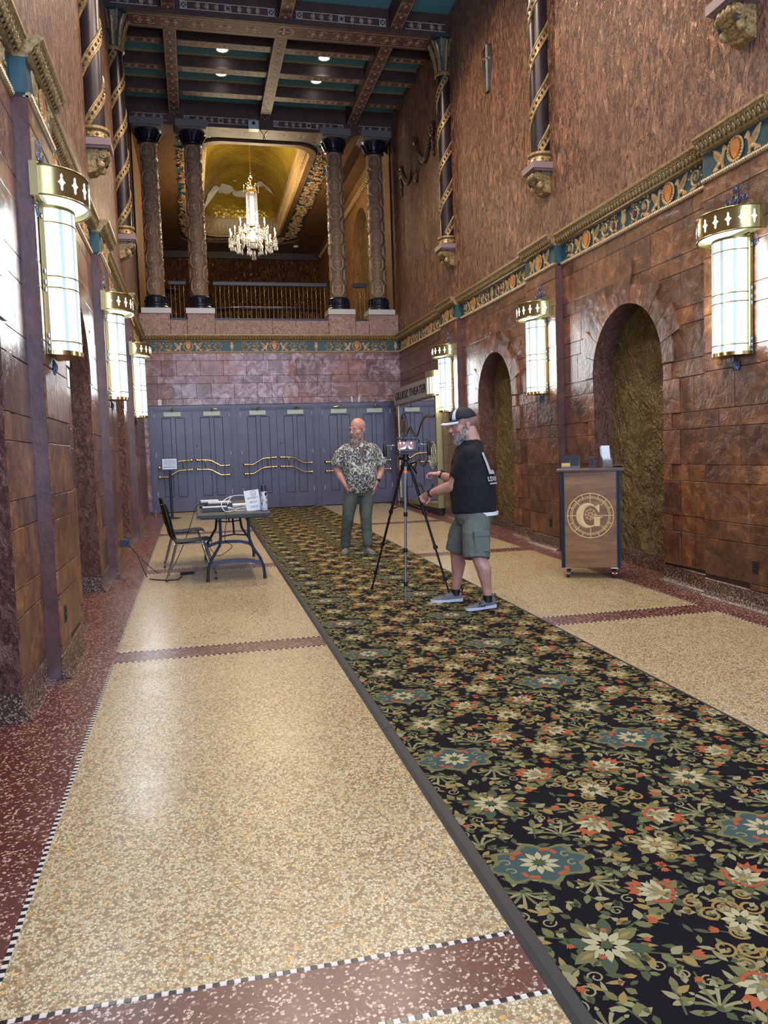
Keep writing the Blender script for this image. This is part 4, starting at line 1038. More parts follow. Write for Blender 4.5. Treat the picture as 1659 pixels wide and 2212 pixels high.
for x in (.95, 2.9):
    k = MB(); k.box(x - .14, x + .14, MY1 - .04, MY1, 4.6, MZ - .22); k.build('pilaster', MT['upper'], mr, False)
k = MB(); k.box(MX0, MX1, MY1 - .1, MY1, MZ - .22, MZ); k.build('crown', MT['mdark'], mr, False)
def rrect(hx, hy, rc, n=8):
    pts = []
    for sx, sy, a0 in ((1, 1, 0), (-1, 1, PI / 2), (-1, -1, PI), (1, -1, 3 * PI / 2)):
        for i in range(n + 1): a = a0 + PI / 2 * i / n; pts.append((CXm + sx * (hx - rc) + rc * cos(a), CYm + sy * (hy - rc) + rc * sin(a)))
    return pts
def loft(b, loops, mi=0, close=False):
    n = len(loops[0]); vs = [p for L in loops for p in L]
    b.add(vs, [(j * n + i, j * n + (i + 1) % n, (j + 1) * n + (i + 1) % n, (j + 1) * n + i) for j in range(len(loops) - 1) for i in range(n)], mi)
Z3 = lambda pts, z: [(x, max(y, 18.76), z) for x, y in pts]
b = MB(); out = []
for x, y in rrect(hx + .72, hy + .72, .7):   # outer rim of the flat ceiling follows the room
    out.append((x, y))
box_ = []
for x, y in out:
    dx, dy = x - CXm, y - CYm; s = min((MX1 - CXm) / abs(dx) if dx > 0 else (CXm - MX0) / abs(dx) if dx else 99, (MY1 - CYm) / abs(dy) if dy > 0 else (CYm - 17.5) / abs(dy) if dy else 99); s = max(s, 1.0); box_.append((CXm + dx * s, CYm + dy * s))
loft(b, [Z3(box_, MZ), Z3(out, MZ), Z3(out, MZ + .06), Z3(rrect(hx + .62, hy + .62, .65), MZ + .06)])
for i in range(len(box_)):
    (x0, y0), (x1, y1) = box_[i - 1], box_[i]
    if abs(x0 - x1) > 1e-4 and abs(y0 - y1) > 1e-4:
        cx_ = MX1 if x0 + x1 > 2 * CXm else MX0; cy_ = MY1 if y0 + y1 > 2 * CYm else 17.5; y0 = max(y0, 18.76); y1 = max(y1, 18.76); cy_ = max(cy_, 18.76); b.add([(x0, y0, MZ), (cx_, cy_, MZ), (x1, y1, MZ)], [(0, 1, 2)])
mc = struct(b.build('ceiling_balcony_room', MT['mceil'], None, True))
for i, s in enumerate(out[:0]): pass
k = MB(); loft(k, [Z3(rrect(hx + .62, hy + .62, .65), MZ + .06), Z3(rrect(hx + .15, hy + .15, .6), MZ + .06)]); k.build('teal_field', MT['teal'], mc)
k = MB(); loft(k, [Z3(rrect(hx + .15, hy + .15, .6), MZ + .06), Z3(rrect(hx + .15, hy + .15, .6), MZ), Z3(rrect(hx, hy, .55), MZ)]); k.build('flat_border', MT['mceil'], mc)
k = MB(); lp = [Z3(rrect(hx - o_, hy - o_, .5), MZ + z) for o_, z in ((0, 0), (0, .05), (.03, .06), (.03, .1), (.02, .13), (.05, .35), (.1, .5), (.12, .55), (.1, .58))]; loft(k, lp); k.build('leaf_cove', MT['rope'], mc)
k = MB()
pr_ = rrect(hx - .035, hy - .035, .5, 5); per = []
for (x0, y0), (x1, y1) in zip(pr_, pr_[1:] + pr_[:1]):
    d = math.hypot(x1 - x0, y1 - y0); n = max(1, round(d / .13))
    for i in range(n): t_ = i / n; per.append((x0 + (x1 - x0) * t_, y0 + (y1 - y0) * t_, (x1 - x0) / (d or 1), (y1 - y0) / (d or 1)))
for x, y, dx, dy in [p_ for p_ in per if p_[1] > 18.8]:
    nx, ny = -dy, dx; k.tube([(x + dx * .05, y + dy * .05, MZ + .15), (x + nx * .02, y + ny * .02, MZ + .3), (x + nx * .05 - dx * .05, y + ny * .05 - dy * .05, MZ + .47)], [.02, .03, .012], 5)
    k.ell((x, y, MZ + .08), (.03, .03, .02), 6, 4)
stuff(k.build('cove_leaves', MT['orn'], mc))
# carved scrollwork: tan curls over the teal field
k = MB(); rs = random.Random(5)
per = []; pr_ = rrect(hx + .39, hy + .39, .62, 6)
for (x0, y0), (x1, y1) in zip(pr_, pr_[1:] + pr_[:1]):
    d = math.hypot(x1 - x0, y1 - y0); n = max(1, round(d / .19))
    for i in range(n): t_ = i / n; per.append((x0 + (x1 - x0) * t_, y0 + (y1 - y0) * t_))
for x, y in [p_ for p_ in per if p_[1] > 18.85]:
    for j in range(4):
        cx_, cy_ = x + rs.uniform(-.17, .17), y + rs.uniform(-.1, .1); a0 = rs.uniform(0, 6.28); sp = spiral(cx_, cy_, rs.uniform(.06, .1), .015, a0, rs.choice((-1, 1)) * 1.1, 9)
        k.tube([(p[0], p[1], MZ + .045 - .03 * sin(i / 9 * PI)) for i, p in enumerate(sp)], [.02 - .001 * i for i in range(10)], 5, 1 if j == 3 and rs.random() < .35 else 0)
        a = rs.uniform(0, 6.28); k.poly(leaf(cx_, cy_, a, .12, .05, 4), lambda u, v, w: (u, v, MZ + .06 - w), 0, .035, 0)
stuff(k.build('carved_scrollwork', [MT['rope'], MT['rose']], mc))
# gold vault with patches of bare plaster
k = MB(); hx2, hy2 = hx - .1, hy - .1; loops = [Z3(rrect(hx2, hy2, .48), MZ + .56)]
for i in range(1, 9): f = cos(PI / 2 * i / 8); loops.append(Z3([(CXm + (x - CXm) * f, CYm + (y - CYm) * (.35 + .65 * f if i < 8 else .35)) for x, y in rrect(hx2, hy2, .48)], MZ + .56 + .95 * sin(PI / 2 * i / 8)))
loft(k, loops); k.build('gold_vault', MT['gold'], mc)
def vz(x, y):
    fx = abs(x - CXm) / hx2; fy = (abs(y - CYm) / hy2 - .35) / .65; f = min(max(fx, fy, 0), 1); return MZ + .56 + .95 * math.sqrt(1 - f * f)
def patch(cx_, cy_, a_, b__, seed):
    rs = random.Random(seed); pts = [(cx_ + a_ * cos(t) * rs.uniform(.75, 1.1), cy_ + b__ * sin(t) * rs.uniform(.7, 1.1)) for t in [2 * PI * i / 18 for i in range(18)]]
    k = MB(); k.add([(x, y, vz(x, y) - .02) for x, y in pts] + [(cx_, cy_, vz(cx_, cy_) - .02)], [(i, (i + 1) % 18, 18) for i in range(18)]); k.build('bare_patch', MT['chip'], mc)
PATCH = [(1.15, 26.1, .5, .27, 1), (2.5, 25.8, .27, .22, 2), (1.8, 26.3, .26, .15, 3), (1.6, 25.7, .05, .05, 4)]
for p_ in PATCH: patch(*p_)
# crown moulding along the right wall with dentils, and slot diffuser
k = MB(); k.add([(MX1, 18.6, MZ - .28), (MX1 - .16, 18.6, MZ - .14), (MX1 - .16, 18.6, MZ), (MX1, MY1, MZ - .28), (MX1 - .16, MY1, MZ - .14), (MX1 - .16, MY1, MZ)], [(0, 1, 4, 3), (1, 2, 5, 4)]); k.build('crown_moulding', MT['mceil'], mc, False)
k = MB()
for i in range(66): y = 18.8 + i * .148; k.box(0, .07, y, y + .08, 0, .1, 0, lambda a, y_, z: (MX1 - .05 - a, y_, MZ - .27 + z + .02 + a * .6))
stuff(k.build('dentils', MT['orn'], mc, False))
k = MB()
for i in range(7): k.box(3.95 + i * .035, 3.965 + i * .035, 18.9, 22.6, MZ - .012, MZ)
k.build('slot_diffuser', MT['mdark'], mc, False)
for _i in range(5): light('chandelier_light', 'POINT', (1.72 + .8 * cos(_i * 1.257), 21.2 + .8 * sin(_i * 1.257), 7.45), 62, (1.0, .80, .50), .04)
light('balcony_room_lamp', 'POINT', (1.68, 21.3, 8.75), 110, (1.0, .86, .56), .15)  # unseen point light added at the chandelier top to brighten room and vault

# ------------------------------------------------------------------ chandelier
MT['crys'] = (lambda q: (q.base((.95, .96, 1, 1)), q.pr(Roughness=.06, IOR=1.5), q.set(q.p.inputs['Transmission Weight'], .65), q.m)[-1])(Nodes('cut_crystal'))
MT['flame'] = mat('lit_bulb', (1, .93, .80, 1), .3, emit=60)
MT['glowc'] = mat('lit_inner_lamps', (1, .95, .86, 1), .3, emit=2.2)
CHX, CHY = 1.72, 21.2
ch = thing('chandelier', 'tiered crystal chandelier with lit candle bulbs hanging in the room behind the balcony', 'chandelier', (CHX, CHY, 0))
k = MB()
for i in range(30):
    z = 8.78 + i * .05; a = i % 2 * PI / 2
    k.tube([(.014 * cos(a) * cos(q2), .014 * sin(a) * cos(q2), z + .032 * sin(q2)) for q2 in [2 * PI * j / 8 for j in range(9)]], .005, 5)
stuff(k.build('chain', MT['polbrass'], ch))
k = MB(); k.tube([(.045 * cos(q2), 0, 8.73 + .045 * sin(q2)) for q2 in [2 * PI * j / 16 for j in range(17)]], .009, 6); k.lathe([(.008, 8.69), (.02, 8.64), (.01, 8.6), (.03, 8.56), (.012, 8.52), (.05, 8.48), (.14, 8.44), (.165, 8.4), (.165, 8.36)], n=20)
for i in range(6): a = 2 * PI * i / 6; k.tube([(.06 * cos(a), .06 * sin(a), 8.5), (.13 * cos(a), .13 * sin(a), 8.6), (.19 * cos(a), .19 * sin(a), 8.56), (.18 * cos(a), .18 * sin(a), 8.42)], [.008, .008, .01, .005], 5)
k.build('crown', MT['polbrass'], ch)
k = MB()
for i in range(6):
    a = 2 * PI * i / 6
    for j in range(4): k.ell((.185 * cos(a), .185 * sin(a), 8.54 - j * .05), (.014, .014, .02), 5, 4)
NB = 22
for i in range(NB):
    a = 2 * PI * i / NB
    for j in range(26): f = j / 25; r_ = .135 + .012 * f; k.ell((r_ * cos(a), r_ * sin(a), 8.35 - f * .86), (.012, .012, .016), 5, 3)
stuff(k.build('bead_strands', MT['crys'], ch))
k = MB(); k.lathe([(.0, 8.3), (.05, 8.28), (.05, 7.6), (0, 7.58)], n=10); k.build('inner_lamps', MT['glowc'], ch)
k = MB(); k.lathe([(.2, 7.5), (.245, 7.48), (.25, 7.44), (.24, 7.40), (.2, 7.4)], n=28)
k.lathe([(.0, 6.93), (.06, 6.93), (.085, 6.96), (.06, 6.985), (0, 6.99)], n=14); k.build('brass_ring', MT['polbrass'], ch)
def candle(r_, a, z, lvl):
    c_, s_ = cos(a), sin(a); k = MB()
    k.tube([(.2 * c_, .2 * s_, 7.44), ((r_ * .6) * c_, (r_ * .6) * s_, 7.36 + .3 * (z - 7.36)), (r_ * .9 * c_, r_ * .9 * s_, z - .1 - .04), (r_ * c_, r_ * s_, z - .07)], [.01, .009, .008, .008], 6)
    k.lathe([(.012, -.08), (.04, -.06), (.045, -.05), (.015, -.045)], (r_ * c_, r_ * s_, z), 10); arm = k.build('arm', MT['polbrass'], ch)
    k = MB(); k.tube([(r_ * c_, r_ * s_, z - .05), (r_ * c_, r_ * s_, z + .1)], .0095, 7); k.build('candle', MT['marble'], arm)
    k = MB(); k.lathe([(.004, .1), (.016, .125), (.012, .155), (.0, .19)], (r_ * c_, r_ * s_, z), 8); k.build('flame_bulb', MT['flame'], arm)
    k = MB()
    for m in range(7):
        b_ = 2 * PI * m / 7; x_, y_ = r_ * c_ + .045 * cos(b_), r_ * s_ + .045 * sin(b_)
        for j in range(3): k.ell((x_, y_, z - .08 - j * .055), (.008, .008, .022), 4, 4)
        k.lathe([(0, -.31), (.016, -.27), (.008, -.22), (0, -.21)], (x_, y_, z), 4)
    stuff(k.build('prism_drops', MT['crys'], arm))
for i in range(12): candle(.58, 2 * PI * i / 12 + .1, 7.26, 0)
for i in range(8): candle(.33, 2 * PI * i / 8 + .3, 7.54, 1)
k = MB()
for j in range(9):
    th_ = PI / 2 * j / 8; r_ = .24 * cos(th_) + .03; z = 7.38 - .4 * sin(th_); n = max(6, int(2 * PI * r_ / .035))
    for i in range(n): a = 2 * PI * i / n; k.ell((r_ * cos(a), r_ * sin(a), z), (.016, .016, .022), 5, 4)
for i in range(26):
    a = 2 * PI * i / 26; r_ = .36 + .1 * (i % 2)
    for j in range(5): k.ell((r_ * cos(a), r_ * sin(a), 7.3 - j * .06), (.009, .009, .026), 4, 4)
    k.lathe([(0, -.12), (.024, -.06), (.012, .0), (0, .01)], (r_ * cos(a), r_ * sin(a), 7.0), 5)
for i in range(9):
    a = 2 * PI * i / 9
    for j in range(6): k.ell((.05 * cos(a), .05 * sin(a), 6.9 - j * .04), (.006, .006, .016), 4, 3)
stuff(k.build('crystal_bowl', MT['crys'], ch))
k = MB(); k.ell((0, 0, 7.3), (.13, .13, .12), 12, 8); k.build('bowl_lamp', MT['glowc'], ch)
# ------------------------------------------------------------------ podium and the things on it
MT['wood'] = (lambda q: (q.base(q.ramp(q.noise(2.2, 5, .6, q.obj((1, 1, 7))), [(.3, sg(92, 58, 28)), (.5, sg(122, 82, 42)), (.7, sg(148, 106, 60))])), q.pr(Roughness=.42), q.m)[-1])(Nodes('stained_birch'))
MT['inlay'] = mat('pale_maple_inlay', sg(212, 178, 122), .45)
MT['steel'] = mat('blue_black_steel', sg(34, 46, 62), .4, .3)
MT['topw'] = mat('dark_walnut_top', sg(78, 46, 32), .35, c2=sg(58, 34, 24), ns=12)
MT['chrome'] = mat('chrome', sg(190, 196, 204), .18, 1.0)
MT['redw'] = mat('maroon_caster_tyre', sg(84, 22, 30), .45)
px, py = 4.13, 7.93; PRZ = math.radians(-28)
pod = thing('podium', 'wooden rolling podium with a round letter G emblem, standing before the niche', 'podium', (px, py, fz(py)), PRZ)
k = MB(); k.box(-.27, .27, -.195, .2, .11, 1.135); k.build('cabinet', MT['wood'], pod, False)
k = MB(); k.box(-.265, .265, -.204, -.196, .115, 1.13); k.build('front_panel', MT['wood'], pod, False)
for sx in (-1, 1):
    k = MB(); x0, x1 = sorted((sx * .264, sx * .303)); k.box(x0, x1, -.206, -.17, .11, 1.135); x0, x1 = sorted((sx * .271, sx * .305)); k.box(x0, x1, -.206, -.19, .11, 1.135); k.build('corner_strip', MT['steel'], pod, False)
    k = MB(); x0, x1 = sorted((sx * .271, sx * .3)); k.box(x0, x1, -.17, .2, .11, 1.135); k.build('side_panel', MT['topw'], pod, False)
k = MB(); k.cbox(-.345, .345, -.25, .25, 1.135, 1.163, .008); k.build('top', MT['topw'], pod, False)
for x, y in ((-.24, -.15), (.24, -.15), (-.24, .15), (.24, .15)):
    k = MB(); k.tube([(x - .014, y, .043), (x + .014, y, .043)], .04, 18); cw = k.build('caster_wheel', MT['redw'], pod)
    k = MB(); k.box(x - .035, x + .035, y - .035, y + .035, .1, .109)
    for s in (-1, 1): k.add([(x + s * .02, y - .03, .1), (x + s * .02, y + .03, .1), (x + s * .02, y + .012, .035), (x + s * .02, y - .012, .035)], [(0, 1, 2, 3)])
    k.tube([(x - .024, y, .043), (x + .024, y, .043)], .012, 8); k.tube([(x, y - .04, .06), (x, y - .055, .045)], [.012, .016], 6); k.build('caster_fork', MT['chrome'], cw)
TP = lambda u, v, w: (u, -.204 - w, .665 + v)
k = MB()
for r_, w_ in ((.236, .009), (.203, .006), (.188, .007)): k.rib([(r_ * cos(a), r_ * sin(a)) for a in [2 * PI * i / 64 for i in range(65)]], w_, TP, 0, .002)
for i in range(16):
    a = 2 * PI * i / 16 + (PI / 16 if 0 else 0); ra, rb = (.19, .236)
    if i % 2 == 0: ra = .155 if i % 4 else .135
    k.rib([(ra * cos(a), ra * sin(a)), (rb * cos(a), rb * sin(a))], .008, TP, 0, .002)
for i in range(24): a = 2 * PI * (i + .5) / 24; k.rib([(.19 * cos(a), .19 * sin(a)), (.203 * cos(a), .203 * sin(a))], .005, TP, 0, .002)
G = []
for i in range(31):
    a = math.radians(52 + (300 - 52) * i / 30); G.append(((.098 * cos(a) - .012), .118 * sin(a)))
gw = [.012 + .062 * max(0, sin(PI * i / 30)) ** 1.6 for i in range(31)]
k.rib(G, gw, TP, 0, .003)
k.poly([(.088, .118), (.094, .118), (.094, .035), (.084, .035), (.05, .085), (.045, .095)], TP, 0, .003)
k.poly([(.0, -.012), (.125, -.012), (.125, -.02), (.098, -.026), (.098, -.1), (.09, -.112), (.03, -.112), (.036, -.1), (.036, -.03), (.03, -.022), (.0, -.02)], TP, 0, .003)
k.rib([(.035, -.0), (.236, -.0)], .007, TP, 0, .0022)
for r_ in (.052, .018): k.rib([(r_ * cos(a) + 0, r_ * sin(a) + .012) for a in [2 * PI * i / 30 for i in range(31)]], .007, TP, 0, .0035)
for i in range(8): a = PI / 4 * i; k.rib([(.018 * cos(a), .012 + .018 * sin(a)), (.068 * cos(a), .012 + .068 * sin(a))], .007, TP, 0, .0034)
k.build('letter_emblem', MT['inlay'], pod, False)
def onpod(x, y, z=0): 
    c_, s_ = cos(PRZ), sin(PRZ); return (px + x * c_ - y * s_, py + x * s_ + y * c_, fz(py) + 1.1632 + z)
MT['acry'] = (lambda q: (q.base((.9, .95, 1, 1)), q.pr(Roughness=.05, IOR=1.4), q.set(q.p.inputs['Transmission Weight'], .9), q.m)[-1])(Nodes('clear_acrylic'))
MT['cardy'] = mat('yellow_card', sg(214, 176, 98), .6); MT['cardk'] = mat('black_card', sg(26, 24, 24), .5); MT['white'] = mat('white_paper', sg(222, 224, 228), .7)
t = thing('card_holder', 'clear tiered holder of black and yellow cards on the left end of the podium', 'card holder', onpod(-.2, -.05), PRZ)
k = MB(); k.box(-.1, .1, -.1, .1, 0, .006)
for i in range(4): k.box(-.095, .095, -.09 + i * .045, -.086 + i * .045, .006, .03 + i * .028); k.box(-.095, .095, -.09 + i * .045, -.05 + i * .045, .004 + i * .02, .008 + i * .02)
k.build('acrylic_steps', MT['acry'], t, False)
for i in range(4):
    for j, x in enumerate((-.048, .048)):
        k = MB(); y0 = -.08 + i * .045; k.box(x - .044, x + .044, y0, y0 + .012, .012 + i * .026, .062 + i * .026); k.build('card_stack', MT['cardy'] if (i == 0 and j == 0) else MT['cardk'], t, False)
k = MB(); k.box(-.14, .17, -.13, .05, -.0, .0); 
t = thing('walkie_talkie', 'black two way radio standing upright on the podium', 'radio', onpod(.02, .02), PRZ)
k = MB(); k.cbox(-.028, .028, -.018, .018, 0, .125, .006); k.build('body', MT['black'], t, False)
k = MB(); k.tube([(-.014, 0, .12), (-.014, 0, .15), (-.014, 0, .29)], [.009, .006, .004], 8); k.build('antenna', MT['black'], t)
k = MB(); k.cyl((.014, 0, .122), (.014, 0, .14), .008, n=10); k.build('knob', MT['black'], t)
k = MB(); k.box(-.018, .018, -.0195, -.018, .03, .1); k.build('speaker_grille', MT['iron'], t, False)
t = thing('leaflet_holder', 'clear stand of slim white leaflets, right of the radio on the podium', 'leaflet stand', onpod(.17, -.02), PRZ + .5)
k = MB(); k.add([(-.06, -.03, 0), (.06, -.03, 0), (.06, -.03, .1), (-.06, -.03, .1), (-.06, .05, 0), (.06, .05, 0), (.06, .02, .14), (-.06, .02, .14)], [(0, 1, 2, 3), (4, 5, 6, 7), (0, 1, 5, 4), (0, 4, 7, 3), (1, 2, 6, 5)]); k.build('acrylic_pocket', MT['acry'], t, False)
for i in range(3):
    k = MB(); y0 = -.018 + i * .012; k.add([(-.048, y0, .01), (.048, y0, .01), (.048, y0 + .035, .235 - i * .006), (-.048, y0 + .035, .235 - i * .006), (-.048, y0 + .007, .01), (.048, y0 + .007, .01), (.048, y0 + .042, .235 - i * .006), (-.048, y0 + .042, .235 - i * .006)], [(0, 1, 2, 3), (4, 5, 6, 7), (0, 1, 5, 4), (1, 2, 6, 5), (2, 3, 7, 6), (3, 0, 4, 7)]); k.build('leaflet', MT['white'], t, False)
t = thing('flashlight', 'black flashlight lying at the right end of the podium', 'flashlight', onpod(.24, .1, .016), PRZ + .1)
k = MB(); k.tube([(-.12, 0, 0), (.02, 0, 0), (.03, 0, 0), (.06, 0, 0), (.1, 0, 0)], [.011, .012, .013, .0155, .0155], 12); k.build('barrel', MT['black'], t)
k = MB(); k.cyl((.099, 0, 0), (.101, 0, 0), .013, n=12); k.build('lens', MT['chrome'], t)

# ------------------------------------------------------------------ folding table, its load, chairs
MT['tabtop'] = mat('charcoal_table_top', sg(32, 34, 38), .45, bump=.2, bs=200); MT['tableg'] = mat('slate_blue_steel', sg(50, 60, 78), .35, .4)
tx, ty = .39, 9.97; TZ = .765
tab = thing('folding_table', 'long charcoal folding table with curved steel legs beside the carpet', 'table', (tx, ty, fz(ty)), rot=(SLOPE, 0, 0))
k = MB(); k.cbox(-.405, .405, -.995, .95, TZ - .045, TZ, .01); k.box(-.37, .37, -.95, .9, TZ - .06, TZ - .044); k.build('tabletop', MT['tabtop'], tab, False, ang=60)
for ye in (-.86, .88):
    for sx in (-1, 1):
        k = MB(); path = [(sx * .155, ye, TZ - .05), (sx * .155, ye, .6), (sx * .155, ye, .5), (sx * .17, ye, .4), (sx * .22, ye, .32), (sx * .27, ye, .24), (sx * .305, ye, .14), (sx * .315, ye, .04)]; k.tube(path, .0165, 9); lg = k.build('leg', MT['tableg'], tab)
        k = MB(); k.cyl((sx * .315, ye, .0), (sx * .315, ye, .045), .02, .019, 10); k.build('foot_cap', MT['black'], lg)
    k = MB(); k.poly([(-.285, .2), (-.15, .235), (0, .242), (.15, .235), (.285, .2), (.295, .15), (.15, .195), (0, .2), (-.15, .195), (-.295, .15)], lambda u, v, w: (u, ye - w, v), -.012, .012); k.build('cross_bar', MT['tableg'], tab, False)
    s = 1 if ye < 0 else -1
    k = MB(); k.tube([(-.155, ye, .5), (0, ye + s * .16, .5), (.155, ye, .5)], .009, 6); k.tube([(0, ye + s * .16, .5), (0, ye + s * .42, TZ - .05)], .011, 6); k.build('brace', MT['tableg'], tab)
def ontab(x, y, z=0): return (tx + x, ty + y, fz(ty) + TZ + z + S * y + .0008)
MT['casek'] = mat('black_case', sg(24, 26, 34), .4); MT['papers'] = mat('paper_stack', sg(204, 208, 216), .7, c2=sg(180, 184, 192), ns=40)
def tray(x, y, rz, name, label, w, d, h, top, grp=None, m=None):
    t = thing(name, label, name.split('_')[-1], ontab(x, y), rz, grp); k = MB(); k.cbox(-w / 2, w / 2, -d / 2, d / 2, 0, h, .005); k.build('body', m or MT['casek'], t, False)
    k = MB(); k.cbox(-w / 2 + .01, w / 2 - .01, -d / 2 + .01, d / 2 - .012, h, h + top, .003); k.build('paper_stack', MT['papers'], t, False); return t
tray(-.24, .38, .03, 'document_tray', 'low black tray with white papers at the back left of the table', .24, .3, .035, .018)
tray(-.13, -.06, .02, 'equipment_case', 'black case topped with white papers in the middle of the table', .29, .26, .05, .016)
tray(-.2, -.60, .0, 'black_box', 'wide black box with papers at the near left of the table', .29, .2, .045, .006)
t = thing('white_box', 'flat white box at the middle right of the folding table', 'box', ontab(.13, -.05), 0); k = MB(); k.cbox(-.11, .11, -.12, .12, 0, .025, .004); k.build('carton', MT['white'], t, False); k = MB(); k.box(-.03, .03, -.1203, -.12, .005, .02); k.build('label_strip', MT['papers'], t, False)
t = thing('paper_pile', 'loose creased white papers behind the near black box', 'papers', ontab(-.13, -.4), .1)
for i in range(3): k = MB(); k.box(-.13 + i * .01, .14 - i * .008, -.09, .1, .006 * i, .006 * i + .005); k.build('sheet', MT['papers'], t, False)
t = thing('computer_mouse', 'small black mouse on the left edge of the table', 'mouse', ontab(-.33, -.12, 0), 0); k = MB(); k.ell((0, 0, .012), (.04, .028, .018), 12, 8); k.build('shell', MT['black'], t)
k = MB(); k.tube([(.02, 0, .028), (.034, 0, .022)], .004, 6); k.build('wheel', MT['iron'], t)
# hand-lettered sign leaning on the tumbler
sgn = thing('lettered_sign', 'white card lettered PROOF CHECK leaning on a bottle at the table corner', 'sign', ontab(.235, -.79), rot=(math.radians(-9), math.radians(-6), .12))
TS_ = lambda u, v, w: (u, -w, v)
k = MB(); k.box(-.085, .085, 0, .235, 0, .004, 0, lambda u, v, w: TS_(u, v, w)); k.build('card', MT['white'], sgn, False)
k = MB(); MT['ink'] = mat('black_ink', sg(24, 26, 36), .7)
for body, z, s in (('60-FREEZY', .135, .034), ('PROOF', .085, .034), ('CHECK', .035, .034)):
    b_ = text_mb(body, s, T=lambda x, y, z_, z=z: TS_(x * .78 + .005, y + z, .0046)); k.add(b_.v, b_.f)
k.rib([(.03 * cos(a) + .02, .196 + .03 * sin(a)) for a in [2 * PI * i / 24 for i in range(25)]], .004, TS_, .0046, .0046)
b_ = text_mb('G', .044, T=lambda x, y, z_: TS_(x + .02, y + .181, .0046)); k.add(b_.v, b_.f)
stuff(k.build('lettering', MT['ink'], sgn, False))
MT['bottle'] = (lambda q: (q.base(q.ramp((lambda v: (q.l.new(v.outputs['Color'], (sp := q('SeparateColor')).inputs[0]), sp.outputs[0])[-1])(q('TexVoronoi', {'Vector': q.obj(), 'Scale': 34.0})), [(0, sg(206, 212, 220)), (.45, sg(60, 90, 120)), (.55, sg(220, 222, 224)), (.75, sg(30, 34, 44)), (.85, sg(190, 96, 70)), (.9, sg(120, 150, 130))], 'CONSTANT')), q.pr(Roughness=.35), q.m)[-1])(Nodes('sticker_covered_steel'))
t = thing('drinking_bottle', 'sticker covered steel bottle with a dark lid at the right table corner', 'bottle', ontab(.345, -.83))
k = MB(); k.lathe([(0, 0), (.034, .002), (.038, .01), (.038, .2), (.036, .215)], n=20); k.build('body', MT['bottle'], t)
k = MB(); k.lathe([(.036, .215), (.033, .235), (.033, .262), (.03, .268), (.03, .285), (0, .288)], n=20); k.build('lid', MT['steel'], t)
MT['wcord'] = mat('white_cord', sg(214, 216, 220), .5); MT['kcord'] = mat('black_cord', sg(20, 20, 24), .5)
def cord(name, label, pts, r, m, cat='cable'):
    # smooth path through points
    P_ = []; n = len(pts)
    for i in range(n - 1):
        p0, p1, p2, p3 = (Vector(pts[max(i - 1, 0)]), Vector(pts[i]), Vector(pts[i + 1]), Vector(pts[min(i + 2, n - 1)]))
        for j in range(6):
            t_ = j / 6; P_.append(.5 * ((2 * p1) + (p2 - p0) * t_ + (2 * p0 - 5 * p1 + 4 * p2 - p3) * t_ ** 2 + (3 * p1 - p0 - 3 * p2 + p3) * t_ ** 3))
    P_.append(Vector(pts[-1])); k = MB(); k.tube(P_, r, 6); return tag(k.build(name, m), label, cat)
cord('white_cable', 'white cable looped across the boxes and hanging over the near table edge', [ontab(-.05, -.5, .06), ontab(.02, -.2, .13), ontab(.2, -.1, .12), ontab(.23, -.4, .04), ontab(.05, -.62, .012), ontab(-.02, -.85, .012), ontab(-.1, -.9, .02), ontab(-.12, -.6, .09), ontab(.0, -.3, .14)], .0045, MT['wcord'])
cord('power_strip_cable', 'white cable lying by the lettered card', [ontab(.0, -.45, .01), ontab(.12, -.52, .012), ontab(.2, -.62, .01), ontab(.14, -.75, .008), ontab(.02, -.78, .008)], .004, MT['wcord'])
MT['shell'] = mat('black_chair_shell', sg(14, 14, 17), .36, spec=.3)
